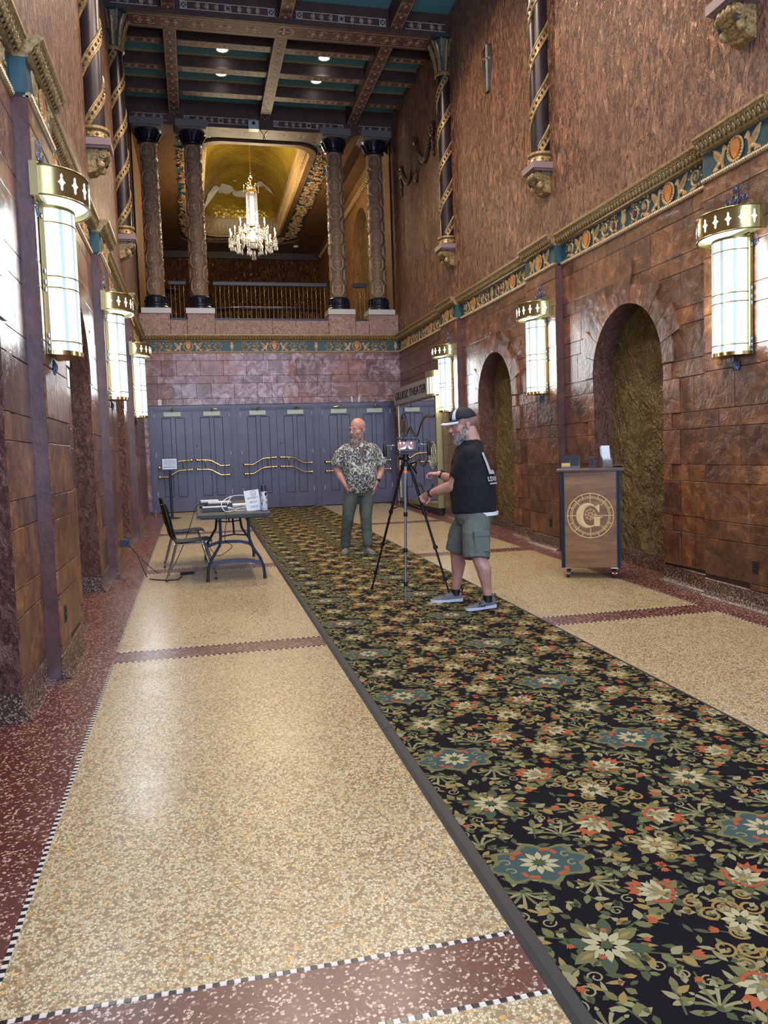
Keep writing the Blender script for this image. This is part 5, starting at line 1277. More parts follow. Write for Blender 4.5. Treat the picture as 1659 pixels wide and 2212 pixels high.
def chair(x, y, label, rz=0.0):
    t = thing('stacking_chair', label, 'chair', (x, y, fz(y)), rz, group='black shell chairs at the folding table')
    prof = [(.245, .415), (.235, .435), (.19, .452), (.1, .448), (.0, .438), (-.1, .435), (-.16, .445), (-.195, .48), (-.212, .54), (-.225, .62), (-.245, .72), (-.27, .82), (-.285, .86)]
    hw = [.2, .205, .215, .22, .22, .21, .2, .195, .2, .2, .19, .165, .13]; cv = [0, 0, .004, .01, .014, .012, .012, .02, .028, .03, .028, .02, .01]
    def shell(i0, i1, nm):
        k = MB(); m = 9; V = []
        for lay in (0, 1):
            for i in range(i0, i1):
                for j in range(m):
                    u = -1 + 2 * j / (m - 1); px_, pz_ = prof[i]; bend = cv[i] * (1 - u * u)
                    if i < 7: V.append((px_, hw[i] * u, pz_ - bend + .01 * 0 - (.009 if lay else 0)))
                    else: V.append((px_ - bend + (.022 * u * u) - (.009 if lay else 0), hw[i] * u, pz_))
        n = i1 - i0; N = n * m
        k.add(V, [(l * N + i * m + j, l * N + i * m + j + 1, l * N + (i + 1) * m + j + 1, l * N + (i + 1) * m + j) for l in (0, 1) for i in range(n - 1) for j in range(m - 1)]
              + [(i * m + j0, (i + 1) * m + j0, N + (i + 1) * m + j0, N + i * m + j0) for j0 in (0, m - 1) for i in range(n - 1)] + [(r * m + j, r * m + j + 1, N + r * m + j + 1, N + r * m + j) for r in (0, n - 1) for j in range(m - 1)])
        k.build(nm, MT['shell'], t)
    shell(0, 8, 'seat'); shell(7, 13, 'backrest')
    k = MB(); k.tube([(.17, -.16, .418), (-.16, -.16, .41), (-.16, .16, .41), (.17, .16, .418), (.17, -.16, .418)], .011, 8); k.build('seat_frame', MT['chrome'], t)
    for lx, fx in ((.16, .27), (-.15, -.27)):
        for s in (-1, 1):
            k = MB(); k.tube([(lx, s * .165, .415), (fx, s * .225, .012)], [.0125, .0095], 8); lg = k.build('leg', MT['chrome'], t)
            k = MB(); k.cyl((fx + .001, s * .226, 0), (fx, s * .225, .02), .0125, n=8); k.build('foot_cap', MT['black'], lg)
chair(-.10, 9.47, 'black shell chair with chrome legs, nearer one at the folding table', -.02); chair(-.17, 10.52, 'black shell chair with chrome legs, farther one behind its twin', .04)
# power supply and cables at the left wall
t = thing('power_adapter', 'dark plug in power adapter on the left wall outlet', 'adapter', (-.93, 10.2, .62)); k = MB(); k.cbox(-.05, .05, 0, .14, -.045, .045, .01, 0, lambda a, b_, c_: (b_ * .7 + .001, a, c_)); k.build('brick', MT['steel'], t, False)
k = MB(); k.box(.0, .002, -.02, .02, .0, .03); k.build('label_plate', MT['iron'], t, False)
F = lambda x, y, h=.006: (x, y, fz(y) + h)
cord('adapter_cord', 'black cord running from the wall adapter along the floor to the chairs', [(-.86, 10.22, .60), (-.75, 10.1, .5), F(-.62, 9.75), F(-.55, 9.5), F(-.35, 9.36), F(-.25, 9.4), F(-.2, 9.75, .008)], .006, MT['kcord'])
cord('long_black_cord', 'thin black cord rising from the floor to the left table edge', [(-.86, 10.26, .62), (-.7, 10.2, .42), F(-.5, 9.95), F(-.35, 10.0, .02), (-.2, 10.05, .55), (-.1, 10.0, .8), ontab(-.4, .05, .012), ontab(-.32, -.1, .012)], .0045, MT['kcord'])
cord('hanging_black_cord', 'black cord hanging below the near end of the folding table', [ontab(-.1, -.9, .01), ontab(-.09, -1.0, .006), ontab(-.09, -1.01, -.08), (.28, 9.1, .7), (.36, 9.25, .6), (.2, 9.3, .5), (.1, 9.3, .62)], .004, MT['kcord'])
t = thing('floor_transformer', 'small black transformer lying on the floor behind the near chair', 'transformer', F(-.16, 9.72, .0), .4); k = MB(); k.cbox(-.07, .07, -.03, .03, 0, .032, .006); k.build('case', MT['black'], t, False); k = MB(); k.tube([(.07, 0, .015), (.1, .0, .008), (.12, .04, .006), (.1, .07, .006)], .004, 6); k.build('lead', MT['kcord'], t)
# framed sign on a post
sy = 16.9; t = thing('post_sign', 'small framed white notice with an arrow on a dark post before the left doors', 'sign', (-.51, sy, fz(sy)))
k = MB(); k.lathe([(0, 0), (.17, 0), (.17, .01), (.06, .02), (.03, .03), (0, .03)], n=24); k.build('base', MT['steel'], t)
k = MB(); k.tube([(0, 0, .02), (0, 0, 1.0)], .026, 12); k.build('post', MT['steel'], t)
k = MB(); k.box(-.165, .165, -.02, .005, .98, 1.235); k.build('frame', MT['black'], t, False)
MT['notice'] = mat('pale_blue_notice', sg(190, 206, 228), .5)
k = MB(); k.box(-.143, .143, -.023, -.0195, 1.0, 1.215); k.build('notice', MT['notice'], t, False)
k = MB(); TN = lambda x, y, z: (x, -.0235, y)
MT['blueink'] = mat('blue_ink', sg(52, 66, 110), .6)
for body, z, s in (('Official Entrance to', 1.165, .026), ('THE THIRD FLOOR', 1.132, .028), ('Elevator and Restroom', 1.103, .024), ('This Way', 1.074, .024)):
    b_ = text_mb(body, s, T=lambda x, y, z_, z=z: TN(x, y + z, 0), bold=.0004); k.add(b_.v, b_.f)
k.poly([(-.12, 1.045), (-.1, 1.058), (-.1, 1.05), (.115, 1.05), (.115, 1.04), (-.1, 1.04), (-.1, 1.032)], lambda u, v, w: TN(u, v, 0), 0, 0)
stuff(k.build('lettering', MT['blueink'], t, False))

# ------------------------------------------------------------------ tripod with phone rig
MT['alu'] = mat('brushed_aluminium', sg(150, 158, 168), .3, .9); MT['tk'] = mat('black_anodised', sg(26, 26, 30), .35, .4); MT['orange'] = mat('orange_ring', sg(222, 110, 50), .4)
HX, HY = 1.96, 7.46; tz = fz(HY)
tr = thing('camera_tripod', 'black and silver tripod standing on the carpet between the two men', 'tripod', (HX, HY, tz))
for i, (fx, fy) in enumerate(((1.82, 7.08), (1.68, 7.92), (2.30, 7.22))):
    a = Vector((0, 0, 1.27)); f_ = Vector((fx - HX, fy - HY, fz(fy) - tz + .012)); h = Vector((f_.x, f_.y, 0)).normalized() * .045; a = a + h; d = f_ - a
    k = MB()
    for t0, t1, r_ in ((0, .36, .0145), (.36, .62, .0125), (.62, .86, .0105), (.86, .985, .0085)): k.cyl(a + d * t0, a + d * t1, r_, n=8)
    lg = k.build('leg', MT['alu'] if i == 0 else MT['tk'], tr)
    k = MB()
    for t_ in (.35, .61, .85): k.cyl(a + d * (t_ - .012), a + d * (t_ + .016), .02, n=8); k.ell(a + d * t_ + h.normalized() * .018, (.012, .012, .018), 6, 4)
    k.build('leg_clamp', MT['tk'], lg)
    k = MB(); k.cyl(a + d * .975, a + d * .99, .014, .018, 8); k.lathe([(0, -.012), (.022, -.012), (.02, .0), (0, .004)], tuple(f_), 10); k.build('rubber_foot', MT['black'], lg)
    if i == 0: k = MB(); k.cyl(a + d * .03, a + d * .05, .019, n=10); k.build('orange_ring', MT['orange'], lg)
k = MB()
for fx, fy in ((1.82, 7.08), (1.68, 7.92), (2.30, 7.22)):
    v = Vector((fx - HX, fy - HY, 0)) * .36; k.tube([(0, 0, .93), (v.x, v.y, .86)], .006, 6)
k.cyl((0, 0, .9), (0, 0, 1.3), .0115, n=8); k.build('spreader', MT['tk'], tr)
k = MB(); k.lathe([(0, 1.22), (.05, 1.23), (.055, 1.28), (.035, 1.31), (.025, 1.33), (.04, 1.335), (.04, 1.36), (.028, 1.365), (.028, 1.385), (0, 1.39)], n=16); k.tube([(.03, 0, 1.3), (.1, .02, 1.31)], [.008, .014], 8); k.tube([(-.03, .0, 1.35), (-.065, -.0, 1.35)], [.008, .018], 8); k.tube([(.02, .02, 1.345), (.09, .1, 1.27), (.15, .16, 1.2)], [.006, .006, .009], 8); k.build('head', MT['tk'], tr)
k = MB(); k.box(-.06, .06, -.05, .05, 1.387, 1.4); k.build('head_plate', MT['tk'], tr, False)
az = 1.405
rig = thing('phone_rig', 'phone in a black cage with two side grips, mounted on the tripod', 'phone rig', (HX + .02, HY, tz + az), math.radians(-14))
k = MB(); k.tube([(-.105, 0, .01), (.105, 0, .01), (.112, 0, .02), (.112, 0, .12), (.105, 0, .13), (-.105, 0, .13), (-.112, 0, .12), (-.112, 0, .02), (-.105, 0, .01)], .0065, 8); k.box(-.02, .02, -.012, .012, .128, .15); k.box(-.09, -.06, -.008, .008, .13, .148); k.box(.1, .125, -.01, .01, .05, .09); k.build('cage', MT['steel'], rig, False)
k = MB(); k.cbox(-.095, .085, .028, .107, -.004, .004, .0015, 0, lambda u, v, w: (u, -w, v)); ph = k.build('phone', MT['black'], rig, False)
MS = {n_: mat('screen_' + n_, sg(*c_), .3, emit=.9) for n_, c_ in dict(wall=(120, 78, 60), floor=(196, 186, 168), door=(88, 100, 160), light=(240, 244, 250), red=(230, 40, 30), dark=(40, 34, 40)).items()}
k = MB(); TPH = lambda u, v, w: (u, -.0046 - w * .0004, v); sm = list(MS)
def sq(x0, x1, z0, z1, n_, w=0): k.add([TPH(x0, z0, w), TPH(x1, z0, w), TPH(x1, z1, w), TPH(x0, z1, w)], [(0, 1, 2, 3)], sm.index(n_))
sq(-.09, .06, .031, .104, 'wall'); sq(-.015, .015, .06, .082, 'door', 1); k.add([TPH(-.085, .031, 1), TPH(.055, .031, 1), TPH(.016, .06, 1), TPH(-.016, .06, 1)], [(0, 1, 2, 3)], sm.index('floor')); k.add([TPH(-.02, .031, 2), TPH(.02, .031, 2), TPH(.004, .06, 2), TPH(-.004, .06, 2)], [(0, 1, 2, 3)], sm.index('dark'))
for x in (-.07, -.035, .034): sq(x, x + .01, .082, .1, 'light', 2)
sq(.062, .082, .031, .104, 'dark'); k.add([TPH(*p, 3) for p in disc(.048, .078, .006, 10)], [tuple(range(10))], sm.index('red'))
k.build('screen', [MS[n_] for n_ in sm], rig, False)
for sx in (-1, 1):
    k = MB(); x = sx * (.205 if sx > 0 else .215); k.tube([(x, 0, -.035), (x, 0, -.025), (x, 0, .09), (x, 0, .1)], [.015, .019, .019, .016], 12); gr = k.build('side_grip', MT['black'], rig)
    k = MB(); k.tube([(sx * .112, 0, .07), (x, 0, .07)], .006, 6); k.ell((sx * .14, 0, .07), (.012, .012, .012), 8, 6); k.cyl((x, 0, .1), (x, 0, .108), .01, n=8); k.build('grip_arm', MT['chrome'], gr)

# ------------------------------------------------------------------ poster case with its lit header
MT['casegold'] = mat('champagne_metal', sg(172, 158, 112), .34, .75); MT['silver'] = mat('silver_fascia', sg(150, 150, 150), .35, .3); MT['pback'] = mat('black_backdrop', sg(20, 20, 26), .5)
MT['film'] = mat('grey_film_cutout', sg(104, 96, 92), .5)
y0, y1 = 14.74, 17.72; XC = 4.50; D_ = XR - XC; PZ = fz(16.2)
TC = lambda u, v, w: (XC - w, u, v)
case = thing('poster_case', 'tall glass poster case with gold frame and lettered header on the right wall', 'poster case', (0, 0, 0))
k = MB(); k.box(y0 + .04, y1 - .04, fz(y0) - .0, .53, -(D_ - .075), -.03, 0, TC); k.build('kick_base', MT['black'], case, False)
k = MB(); k.box(y0, y1, .53, .62, -D_ + .025, .0, 0, TC); k.box(y0, y0 + .09, .62, 2.7, -D_ + .025, .0, 0, TC); k.box(y1 - .06, y1, .62, 2.7, -D_ + .025, .0, 0, TC); k.build('gold_frame', MT['casegold'], case, False)
k = MB(); k.box(y0 + .09, y1 - .06, .62, 2.7, -.16, -.15, 0, TC); bk = k.build('backdrop', MT['pback'], case, False)
k = MB(); yc_, zc_ = 17.3, 2.16
def reel(yc_, zc_, r_):
    for rr_, w_ in ((r_, .03), (r_ * .82, .012), (r_ * .2, .04)): k.rib([(yc_ + rr_ * cos(a), zc_ + rr_ * sin(a)) for a in [2 * PI * i / 36 for i in range(37)]], w_, TC, -.004, .004)
    for i in range(5):
        a = 2 * PI * i / 5 + .3; k.rib([(yc_ + r_ * .5 * cos(a) + r_ * .2 * cos(q2), zc_ + r_ * .5 * sin(a) + r_ * .2 * sin(q2)) for q2 in [2 * PI * i / 14 for i in range(15)]], .016, TC, -.004, .004)
        a += PI / 5; k.rib([(yc_ + r_ * .2 * cos(a), zc_ + r_ * .2 * sin(a)), (yc_ + r_ * .95 * cos(a), zc_ + r_ * .95 * sin(a))], .035, TC, -.004, .004)
reel(17.25, 2.16, .3); k.build('film_reel', MT['film'], case, False)
k = MB(); reel(15.05, 1.55, .26); k.build('film_reel', MT['closer'], case, False)
for pts in ([(16.95, 2.05), (16.7, 2.15), (16.45, 2.0), (16.15, 1.98), (15.85, 2.2), (15.5, 2.33), (15.1, 2.3), (14.85, 2.3)], [(17.6, 1.55), (17.3, 1.62), (16.9, 1.4), (16.5, 1.28), (16.2, 1.45), (15.8, 1.35), (15.4, 1.5), (15.2, 1.6)], [(16.3, .95), (16.0, .92), (15.7, .75), (15.4, .8), (15.1, 1.0)]):
    sp = []
    for i in range(len(pts) - 1):
        for j in range(5):
            p0, p1, p2, p3 = (Vector(pts[max(i - 1, 0)]), Vector(pts[i]), Vector(pts[i + 1]), Vector(pts[min(i + 2, len(pts) - 1)])); t_ = j / 5; sp.append(tuple(.5 * ((2 * p1) + (p2 - p0) * t_ + (2 * p0 - 5 * p1 + 4 * p2 - p3) * t_ ** 2 + (3 * p1 - p0 - 3 * p2 + p3) * t_ ** 3)))
    k = MB(); k.rib(sp, .06, TC, -.004, .003); k.build('film_ribbon', MT['film'], case, False)
MT['pglass'] = (lambda q: (q.base((.8, .84, .86, 1)), q.pr(Roughness=.02, IOR=1.5), q.set(q.p.inputs['Transmission Weight'], 1.0), q.m)[-1])(Nodes('poster_glass'))
k = MB(); k.box(y0 + .09, y1 - .06, .62, 2.7, -.02, -.012, 0, TC); k.build('glass', MT['pglass'], case, False)
k = MB(); k.box(y0 + .3, y1, 2.7, 3.04, -D_ + .025, .07, 0, TC); hd = k.build('header', MT['silver'], case, False)
k = MB(); b_ = text_mb('GILLIOZ THEATER', .23, bold=.001, T=lambda x, y, z: TC(16.36 - x * 1.3, 2.79 + y, .0), depth=.0)
k = MB(); k.add([(p[0] - .072, p[1], p[2]) for p in b_.v], b_.f); k.add([(p[0] - .078, p[1], p[2]) for p in b_.v], b_.f)
stuff(k.build('header_letters', MT['black'], hd, False))
for z0, z1, m_, nm in ((3.04, 3.16, 'casegold', 'gold_cap'), (2.68, 2.72, 'casegold', 'gold_lip')):
    k = MB(); ar = [(y0 + .32 - .32 * sin(a), XC - .10 * cos(a) * 1.0) for a in [PI / 2 * i / 8 for i in range(9)]]
    pts = [(XR - .02, y0 + .34)] + [(x, y) for y, x in ar] + [(XR - .02, y0)]
    k.add([(x, y, z0) for x, y in pts] + [(x, y, z1) for x, y in pts], [tuple(range(11)), tuple(range(11, 22))] + [(i, (i + 1) % 11, 11 + (i + 1) % 11, 11 + i) for i in range(11)]); k.build(nm, MT[m_], case, False)
k = MB(); k.box(y0 + .34, y1, 2.68, 2.7, -D_ + .025, .075, 0, TC); k.build('gold_lip', MT['casegold'], case, False)
k = MB(); ar = [(y0 + .3 - .29 * sin(a), XC - .09 * cos(a)) for a in [PI / 2 * i / 10 for i in range(11)]]
MT['softpane'] = mat('soft_lit_pane', (.72, .76, .74, 1), .3, emit=.55)
for i in range(10):
    (ya, xa), (yb, xb) = ar[i], ar[i + 1]; k = MB(); k.add([(xa, ya, 2.72), (xb, yb, 2.72), (xb, yb, 3.04), (xa, ya, 3.04)], [(0, 1, 2, 3)]); k.build('header_pane', MT['softpane'] if i % 3 else MT['closer'], case, False)
k = MB(); k.box(y0 + .01, y0 + .012, 2.72, 3.04, -D_ + .025, .0, 0, TC); k.build('header_end_pane', MT['softpane'], case, False)

# ------------------------------------------------------------------ small wall fittings
def outlet(x, y, z, s, label):
    t = thing('outlet', label, 'outlet', (x, y, z), group='black wall outlets'); k = MB(); k.cbox(-.035, .035, -.058, .058, 0, .007, .002, 0, lambda a, b_, c_: (s * c_, a, b_)); k.build('plate', MT['black'], t, False)
    for dz in (-.024, .024):
        k = MB(); k.cbox(-.016, .016, dz - .014, dz + .014, .007, .011, .002, 0, lambda a, b_, c_: (s * c_, a, b_)); k.build('socket', MT['iron'], t, False)
outlet(XR - PRO - .012, 5.91, .52, -1, 'black outlet low on the right wall below the nearest sconce'); outlet(XR - PRO - .012, 9.97, .6, -1, 'black outlet low on the right wall, just left of the podium')
outlet(XL + PRO + .012, 5.88, .56, 1, 'black outlet low on the left wall below the largest sconce')
MT['fest'] = mat('dull_bronze_relief', sg(86, 66, 42), .45, c2=sg(52, 40, 28), ns=24)
# iron lantern grille high on the right wall
t = thing('wall_grille', 'dark pointed iron lantern grille high on the right wall between twisted columns', 'grille', (XR - .004, 12.18, 7.54), group=None)
TG = lambda u, v, w: (-w, u, v)
hexa = [(0, .34), (-.15, .27), (-.2, .06), (-.05, -.38), (.05, -.38), (.2, .06), (.15, .27)]
k = MB(); k.poly(hexa, TG, .0, .012); k.build('dark_recess', MT['pback'], t, False)
k = MB(); k.rib(hexa + [hexa[0]], .02, TG, .0, .03)
k.rib([(0, .34), (0, -.38)], .05, TG, .01, .035); k.rib([(-.2, .06), (.2, .2)], .055, TG, .01, .035)
for s in (-1, 1): k.rib([(s * p[0], p[1]) for p in spiral(.06, .14, .07, .03, 1.4, -.5, 8)], .02, TG, .01, .03)
k.build('iron_bars', MT['fest'], t, False)
# festoon on the right wall above the poster case
t = thing('wall_festoon', 'bronze garland with a central shield and two rosettes on the upper right wall', 'festoon', (XR, 16.3, 7.6))
k = MB(); k.poly([(0, .3), (-.16, .26), (-.22, .05), (-.12, -.2), (0, -.34), (.12, -.2), (.22, .05), (.16, .26)], TG, 0, .05, 0, .1); k.rib([(.22 * cos(a), .02 + .32 * sin(a)) for a in [2 * PI * i / 28 for i in range(29)]], .07, TG, .0, .07); k.ell((0, .36, .03), (.12, .09, .05), 10, 6, 0, TG); k.ell((0, -.36, .03), (.09, .12, .04), 10, 6, 0, TG); k.build('shield', MT['fest'], t)
for s in (-1, 1):
    k = MB()
    for i in range(17):
        u = i / 16; y_ = s * (.24 + .86 * u); z_ = .02 - .3 * sin(PI * u) + .1 * u; k.ell((y_, z_, .03), (.05, .055 + .02 * sin(PI * u), .04), 7, 5, 0, TG)
    stuff(k.build('garland', MT['fest'], t))
    k = MB()
    for i in range(8): a = 2 * PI * i / 8; k.ell((s * 1.2 + .08 * cos(a), .14 + .1 * sin(a), .03), (.055, .055, .035), 7, 5, 0, TG)
    k.ell((s * 1.2, .14, .04), (.06, .06, .05), 8, 6, 0, TG)
    for i in range(4): k.ell((s * 1.2 + .02 * (-1) ** i, -.05 - .09 * i, .02), (.05, .06, .03), 7, 5, 0, TG)
    stuff(k.build('rosette', MT['fest'], t))
for x, y, l in ((-.86, 17.6, 'small brass door stop on the floor by the left wall'), (4.42, 17.5, 'small brass door stop on the floor by the right wall')):
    t = thing('door_stop', l, 'door stop', (x, y, fz(y)), group='brass door stops'); k = MB(); k.lathe([(0, 0), (.03, 0), (.03, .008), (.012, .015), (.012, .1), (.02, .105), (.02, .12), (0, .122)], n=14); k.build('post', MT['polbrass'], t)
    k = MB(); k.lathe([(.021, .105), (.028, .108), (.028, .118), (.021, .12)], n=14); k.build('rubber_ring', MT['closer'], t)
# round table and stair-well rail inside the balcony room
t = thing('round_table', 'dark round table standing just behind the left balcony railing', 'table', (-.38, 20.3, 4.62)); k = MB(); k.lathe([(0, 1.06), (.25, 1.06), (.25, 1.09), (0, 1.1)], n=30); k.build('tabletop', MT['black'], t)
k = MB(); k.lathe([(.2, 0), (.2, .02), (.03, .05), (.03, 1.06)], n=16); k.build('pedestal', MT['black'], t)
t = thing('stair_rail', 'curved dark handrail around the stairwell behind the balcony railing', 'railing', (1.95, 20.6, 4.62))
k = MB(); k.tube([(1.3 * cos(a), .6 * sin(a), .68 + .06 * sin(a)) for a in [-PI + PI * i / 24 for i in range(25)]], .05, 8, up=(0, 0, 1)); k.build('handrail', MT['rail'], t)
bm = None
for i in range(22):
    a = -PI + PI * (i + .5) / 22; o = None
    if bm is None: k = MB(); k.tube([(0, 0, 0), (0, 0, .64)], .01, 6); o = bm = k.build('baluster', MT['bal'], t)
    else: o = bm.copy(); C.objects.link(o)
    o.location = (1.3 * cos(a), .6 * sin(a), 0)
t = thing('smoke_detector', 'small white smoke detector on the ceiling of the balcony room', 'smoke detector', (3.7, 27.9, MZ)); k = MB(); k.lathe([(.09, 0), (.09, -.02), (.06, -.05), (0, -.055)], n=18); k.build('housing', MT['white'], t)
# ------------------------------------------------------------------ people
def remesh(o, vox, it=5, dis=None):
    m = o.modifiers.new('remesh', 'REMESH'); m.mode = 'VOXEL'; m.voxel_size = vox; m.use_smooth_shade = True
    if it: s_ = o.modifiers.new('smooth', 'SMOOTH'); s_.factor = .5; s_.iterations = it
    if dis:
        tx_ = bpy.data.textures.new('folds', 'CLOUDS'); tx_.noise_scale = dis[0]; tx_.noise_depth = 2
        d_ = o.modifiers.new('folds', 'DISPLACE'); d_.texture = tx_; d_.strength = dis[1]; d_.mid_level = .5; d_.texture_coords = 'LOCAL'
    return o
def rings(b, R_, F=(0, -1), n=24):
    """closed loft of horizontal rings (cx, cy, z, depth radius, width radius)"""
    fx, fy = F; V = []
    for cx_, cy_, z, rd, rw in R_:
        for i in range(n):
            a = 2 * PI * i / n; V.append((cx_ + fx * rd * cos(a) - fy * rw * sin(a), cy_ + fy * rd * cos(a) + fx * rw * sin(a), z))
    m = len(R_); b.add(V, [(j * n + i, j * n + (i + 1) % n, (j + 1) * n + (i + 1) % n, (j + 1) * n + i) for j in range(m - 1) for i in range(n)] + [tuple(range(n - 1, -1, -1)), tuple((m - 1) * n + i for i in range(n))])
def limb(b, P_, rs, n=12, sx=1.0, up=None):
    b.tube(P_, rs, n, sx=sx, up=up); b.ell(P_[0], (rs[0],) * 3, 12, 8); b.ell(P_[-1], (rs[-1],) * 3, 12, 8)
def hand(b, Wp, d, nrm, curl, side=1, thumb=(.5, .75, .3), tl=(.035, .03), spread=.021):
    W_ = Vector(Wp); d = Vector(d).normalized(); nrm = Vector(nrm); nrm = (nrm - d * nrm.dot(d)).normalized(); s = d.cross(nrm).normalized()
    b.tube([W_ - d * .015, W_ + d * .02, W_ + d * .05, W_ + d * .085, W_ + d * .098], [.022, .019, .0185, .0165, .012], 12, sx=2.1, up=nrm)
    tips = []
    for i, L in enumerate((.068, .078, .073, .058)):
        p = W_ + d * .085 + s * side * (1.5 - i) * spread; P_ = [p]; ang = curl[0]; c = curl[i + 1] if len(curl) > 2 else curl[1]
        for f in (.45, .32, .23):
            p = p + (d * cos(ang) + nrm * sin(ang)) * (L * f); P_.append(p); ang += c
        b.tube(P_, [.0098, .0095, .0088, .0075], 8); b.ell(P_[-1], (.0078,) * 3, 8, 6); tips.append(P_[-1])
    p = W_ + d * .028 + s * side * .032; q1 = p + (d * thumb[0] + s * side * thumb[1] + nrm * thumb[2]).normalized() * tl[0]; q2 = q1 + (d * (thumb[0] + .4) + s * side * .1 + nrm * (thumb[2] + .4)).normalized() * tl[1]
    b.tube([W_ + d * .012 + s * side * .018, p, q1, q2], [.016, .0145, .0115, .0095], 8); b.ell(q2, (.0095,) * 3, 8, 6)
def head(b, T):
    b.ell((0, .018, .035), (.077, .098, .092), 24, 16, 0, T); b.ell((0, -.03, -.03), (.064, .072, .092), 22, 14, 0, T); b.ell((0, -.042, -.092), (.048, .05, .036), 18, 12, 0, T)
    for s in (-1, 1):
        b.ell((s * .045, -.055, -.035), (.026, .03, .03), 12, 8, 0, T); b.ell((s * .05, -.02, -.075), (.022, .04, .03), 12, 8, 0, T)
        b.ell((s * .078, .018, -.02), (.008, .018, .03), 10, 8, 0, T); b.ell((s * .083, .024, -.008), (.008, .017, .018), 10, 8, 0, T)
        b.tube([T(s * .01, -.1, .024), T(s * .032, -.098, .029), T(s * .055, -.08, .022)], [.009, .01, .008], 8)
    b.tube([T(0, -.098, .012), T(0, -.108, -.012), T(0, -.122, -.034)], [.009, .012, .015], 10); b.ell((0, -.115, -.038), (.019, .014, .011), 12, 8, 0, T)
    b.tube([T(-.024, -.098, -.068), T(0, -.107, -.066), T(.024, -.098, -.068)], [.006, .009, .006], 8); b.tube([T(-.02, -.098, -.078), T(0, -.104, -.079), T(.02, -.098, -.078)], [.006, .009, .006], 8)
def headT(c, yaw, pitch=0.0, roll=0.0, s=1.0):
    M_ = Matrix.Translation(c) @ Matrix.Rotation(yaw, 4, 'Z') @ Matrix.Rotation(roll, 4, 'Y') @ Matrix.Rotation(pitch, 4, 'X') @ Matrix.Scale(s, 4)
    return lambda x, y, z: tuple(M_ @ Vector((x, y, z)))
def m_skin(name, c, c2):
    q = Nodes(name); q.base(q.ramp(q.noise(9, 3), [(.35, c), (.7, c2)])); q.pr(Roughness=.48); q.p.inputs['Subsurface Weight'].default_value = .08; q.p.inputs['Subsurface Radius'].default_value = (.02, .008, .004); q.bump(q.noise(160, 2), .08, .002); return q.m
MT['skin'] = m_skin('fair_skin', sg(198, 150, 132), sg(176, 122, 108)); MT['skin2'] = m_skin('tanned_skin', sg(192, 146, 132), sg(168, 118, 106))
def shoe(t, x, y, z, ang, L, cols, kind):
    c_, s_ = cos(ang), sin(ang)
    T = lambda u, v, w: (x + u * c_ - v * s_, y + u * s_ + v * c_, z + w)   # u runs to the toe
    k = MB(); st = [(-.5, .03), (-.44, .036), (-.25, .036), (0, .038), (.22, .046), (.38, .044), (.47, .03), (.5, .012)]; V = []
    def sec(hs, zz): return [[T(u * L, sgn * h * hs[i], zz[i]) for sgn in (-1, 1)] for i, (u, h) in enumerate(st)]
    n = len(st); bt = [.0015] * n; tp = [.032, .03, .026, .024, .024, .024, .026, .026] if kind == 'run' else [.02] * n
    lo = [T(u * L, -h, bt[i]) for i, (u, h) in enumerate(st)] + [T(u * L, h, bt[i]) for i, (u, h) in enumerate(st)][::-1]
    hi = [T(u * L, -h * 1.08, tp[i]) for i, (u, h) in enumerate(st)] + [T(u * L, h * 1.08, tp[i]) for i, (u, h) in enumerate(st)][::-1]
    m = len(lo); k.add(lo + hi, [tuple(range(m)), tuple(range(m, 2 * m))] + [(i, (i + 1) % m, m + (i + 1) % m, m + i) for i in range(m)])
    up = MB(); hts = [(-.47, .03, .092), (-.4, .034, .098), (-.2, .036, .092), (-.05, .036, .078), (.1, .038, .062), (.25, .042, .052), (.38, .04, .044), (.47, .028, .034)]
    V = []; nn = 9
    for u, h, zt in hts:
        for j in range(nn): a = PI * j / (nn - 1); V.append(T(u * L, h * cos(a), .018 + (zt - .018) * sin(a) ** .7))
    up.add(V, [(i * nn + j, i * nn + j + 1, (i + 1) * nn + j + 1, (i + 1) * nn + j) for i in range(len(hts) - 1) for j in range(nn - 1)] + [tuple(range(nn)), tuple((len(hts) - 1) * nn + j for j in range(nn))])
    sh = up.build('shoe', cols[0], t); so = k.build('sole', cols[1], sh, True, ang=50)
    if kind == 'run':
        for i in range(3):
            for s in (-1, 1):
                k = MB(); pts = [(-.02 + i * .028, .02), (.0 + i * .028, .02), (-.03 + i * .028, .065), (-.05 + i * .028, .065)]
                k.add([T(p[0], s * (.041 - .35 * (p[1] - .02)), p[1]) for p in pts], [(0, 1, 2, 3)]); k.build('side_stripe', MT['black'], sh, False)
        for i in range(4): u = (-.02 + i * .035); k = MB(); k.tube([T(u, -.02, .083 - i * .009), T(u + .006, 0, .092 - i * .009), T(u, .02, .083 - i * .009)], .003, 5); k.build('lace', MT['black'], sh)
        k = MB(); k.tube([T(-.47 * L, 0, .085), T(-.53 * L, 0, .12), T(-.5 * L, 0, .125)], [.008, .008, .006], 6); k.build('heel_tab', MT['black'], sh)
    else:
        k = MB(); k.rib([(.12 * L, -.03), (.3 * L, -.028), (.4 * L, 0), (.3 * L, .028), (.12 * L, .03)], .005, lambda u, v, w: T(u, v, .058 + w - abs(v) * .25 - (u - .03) * .14), 0, .003); k.build('seam', cols[1], sh)
    return sh

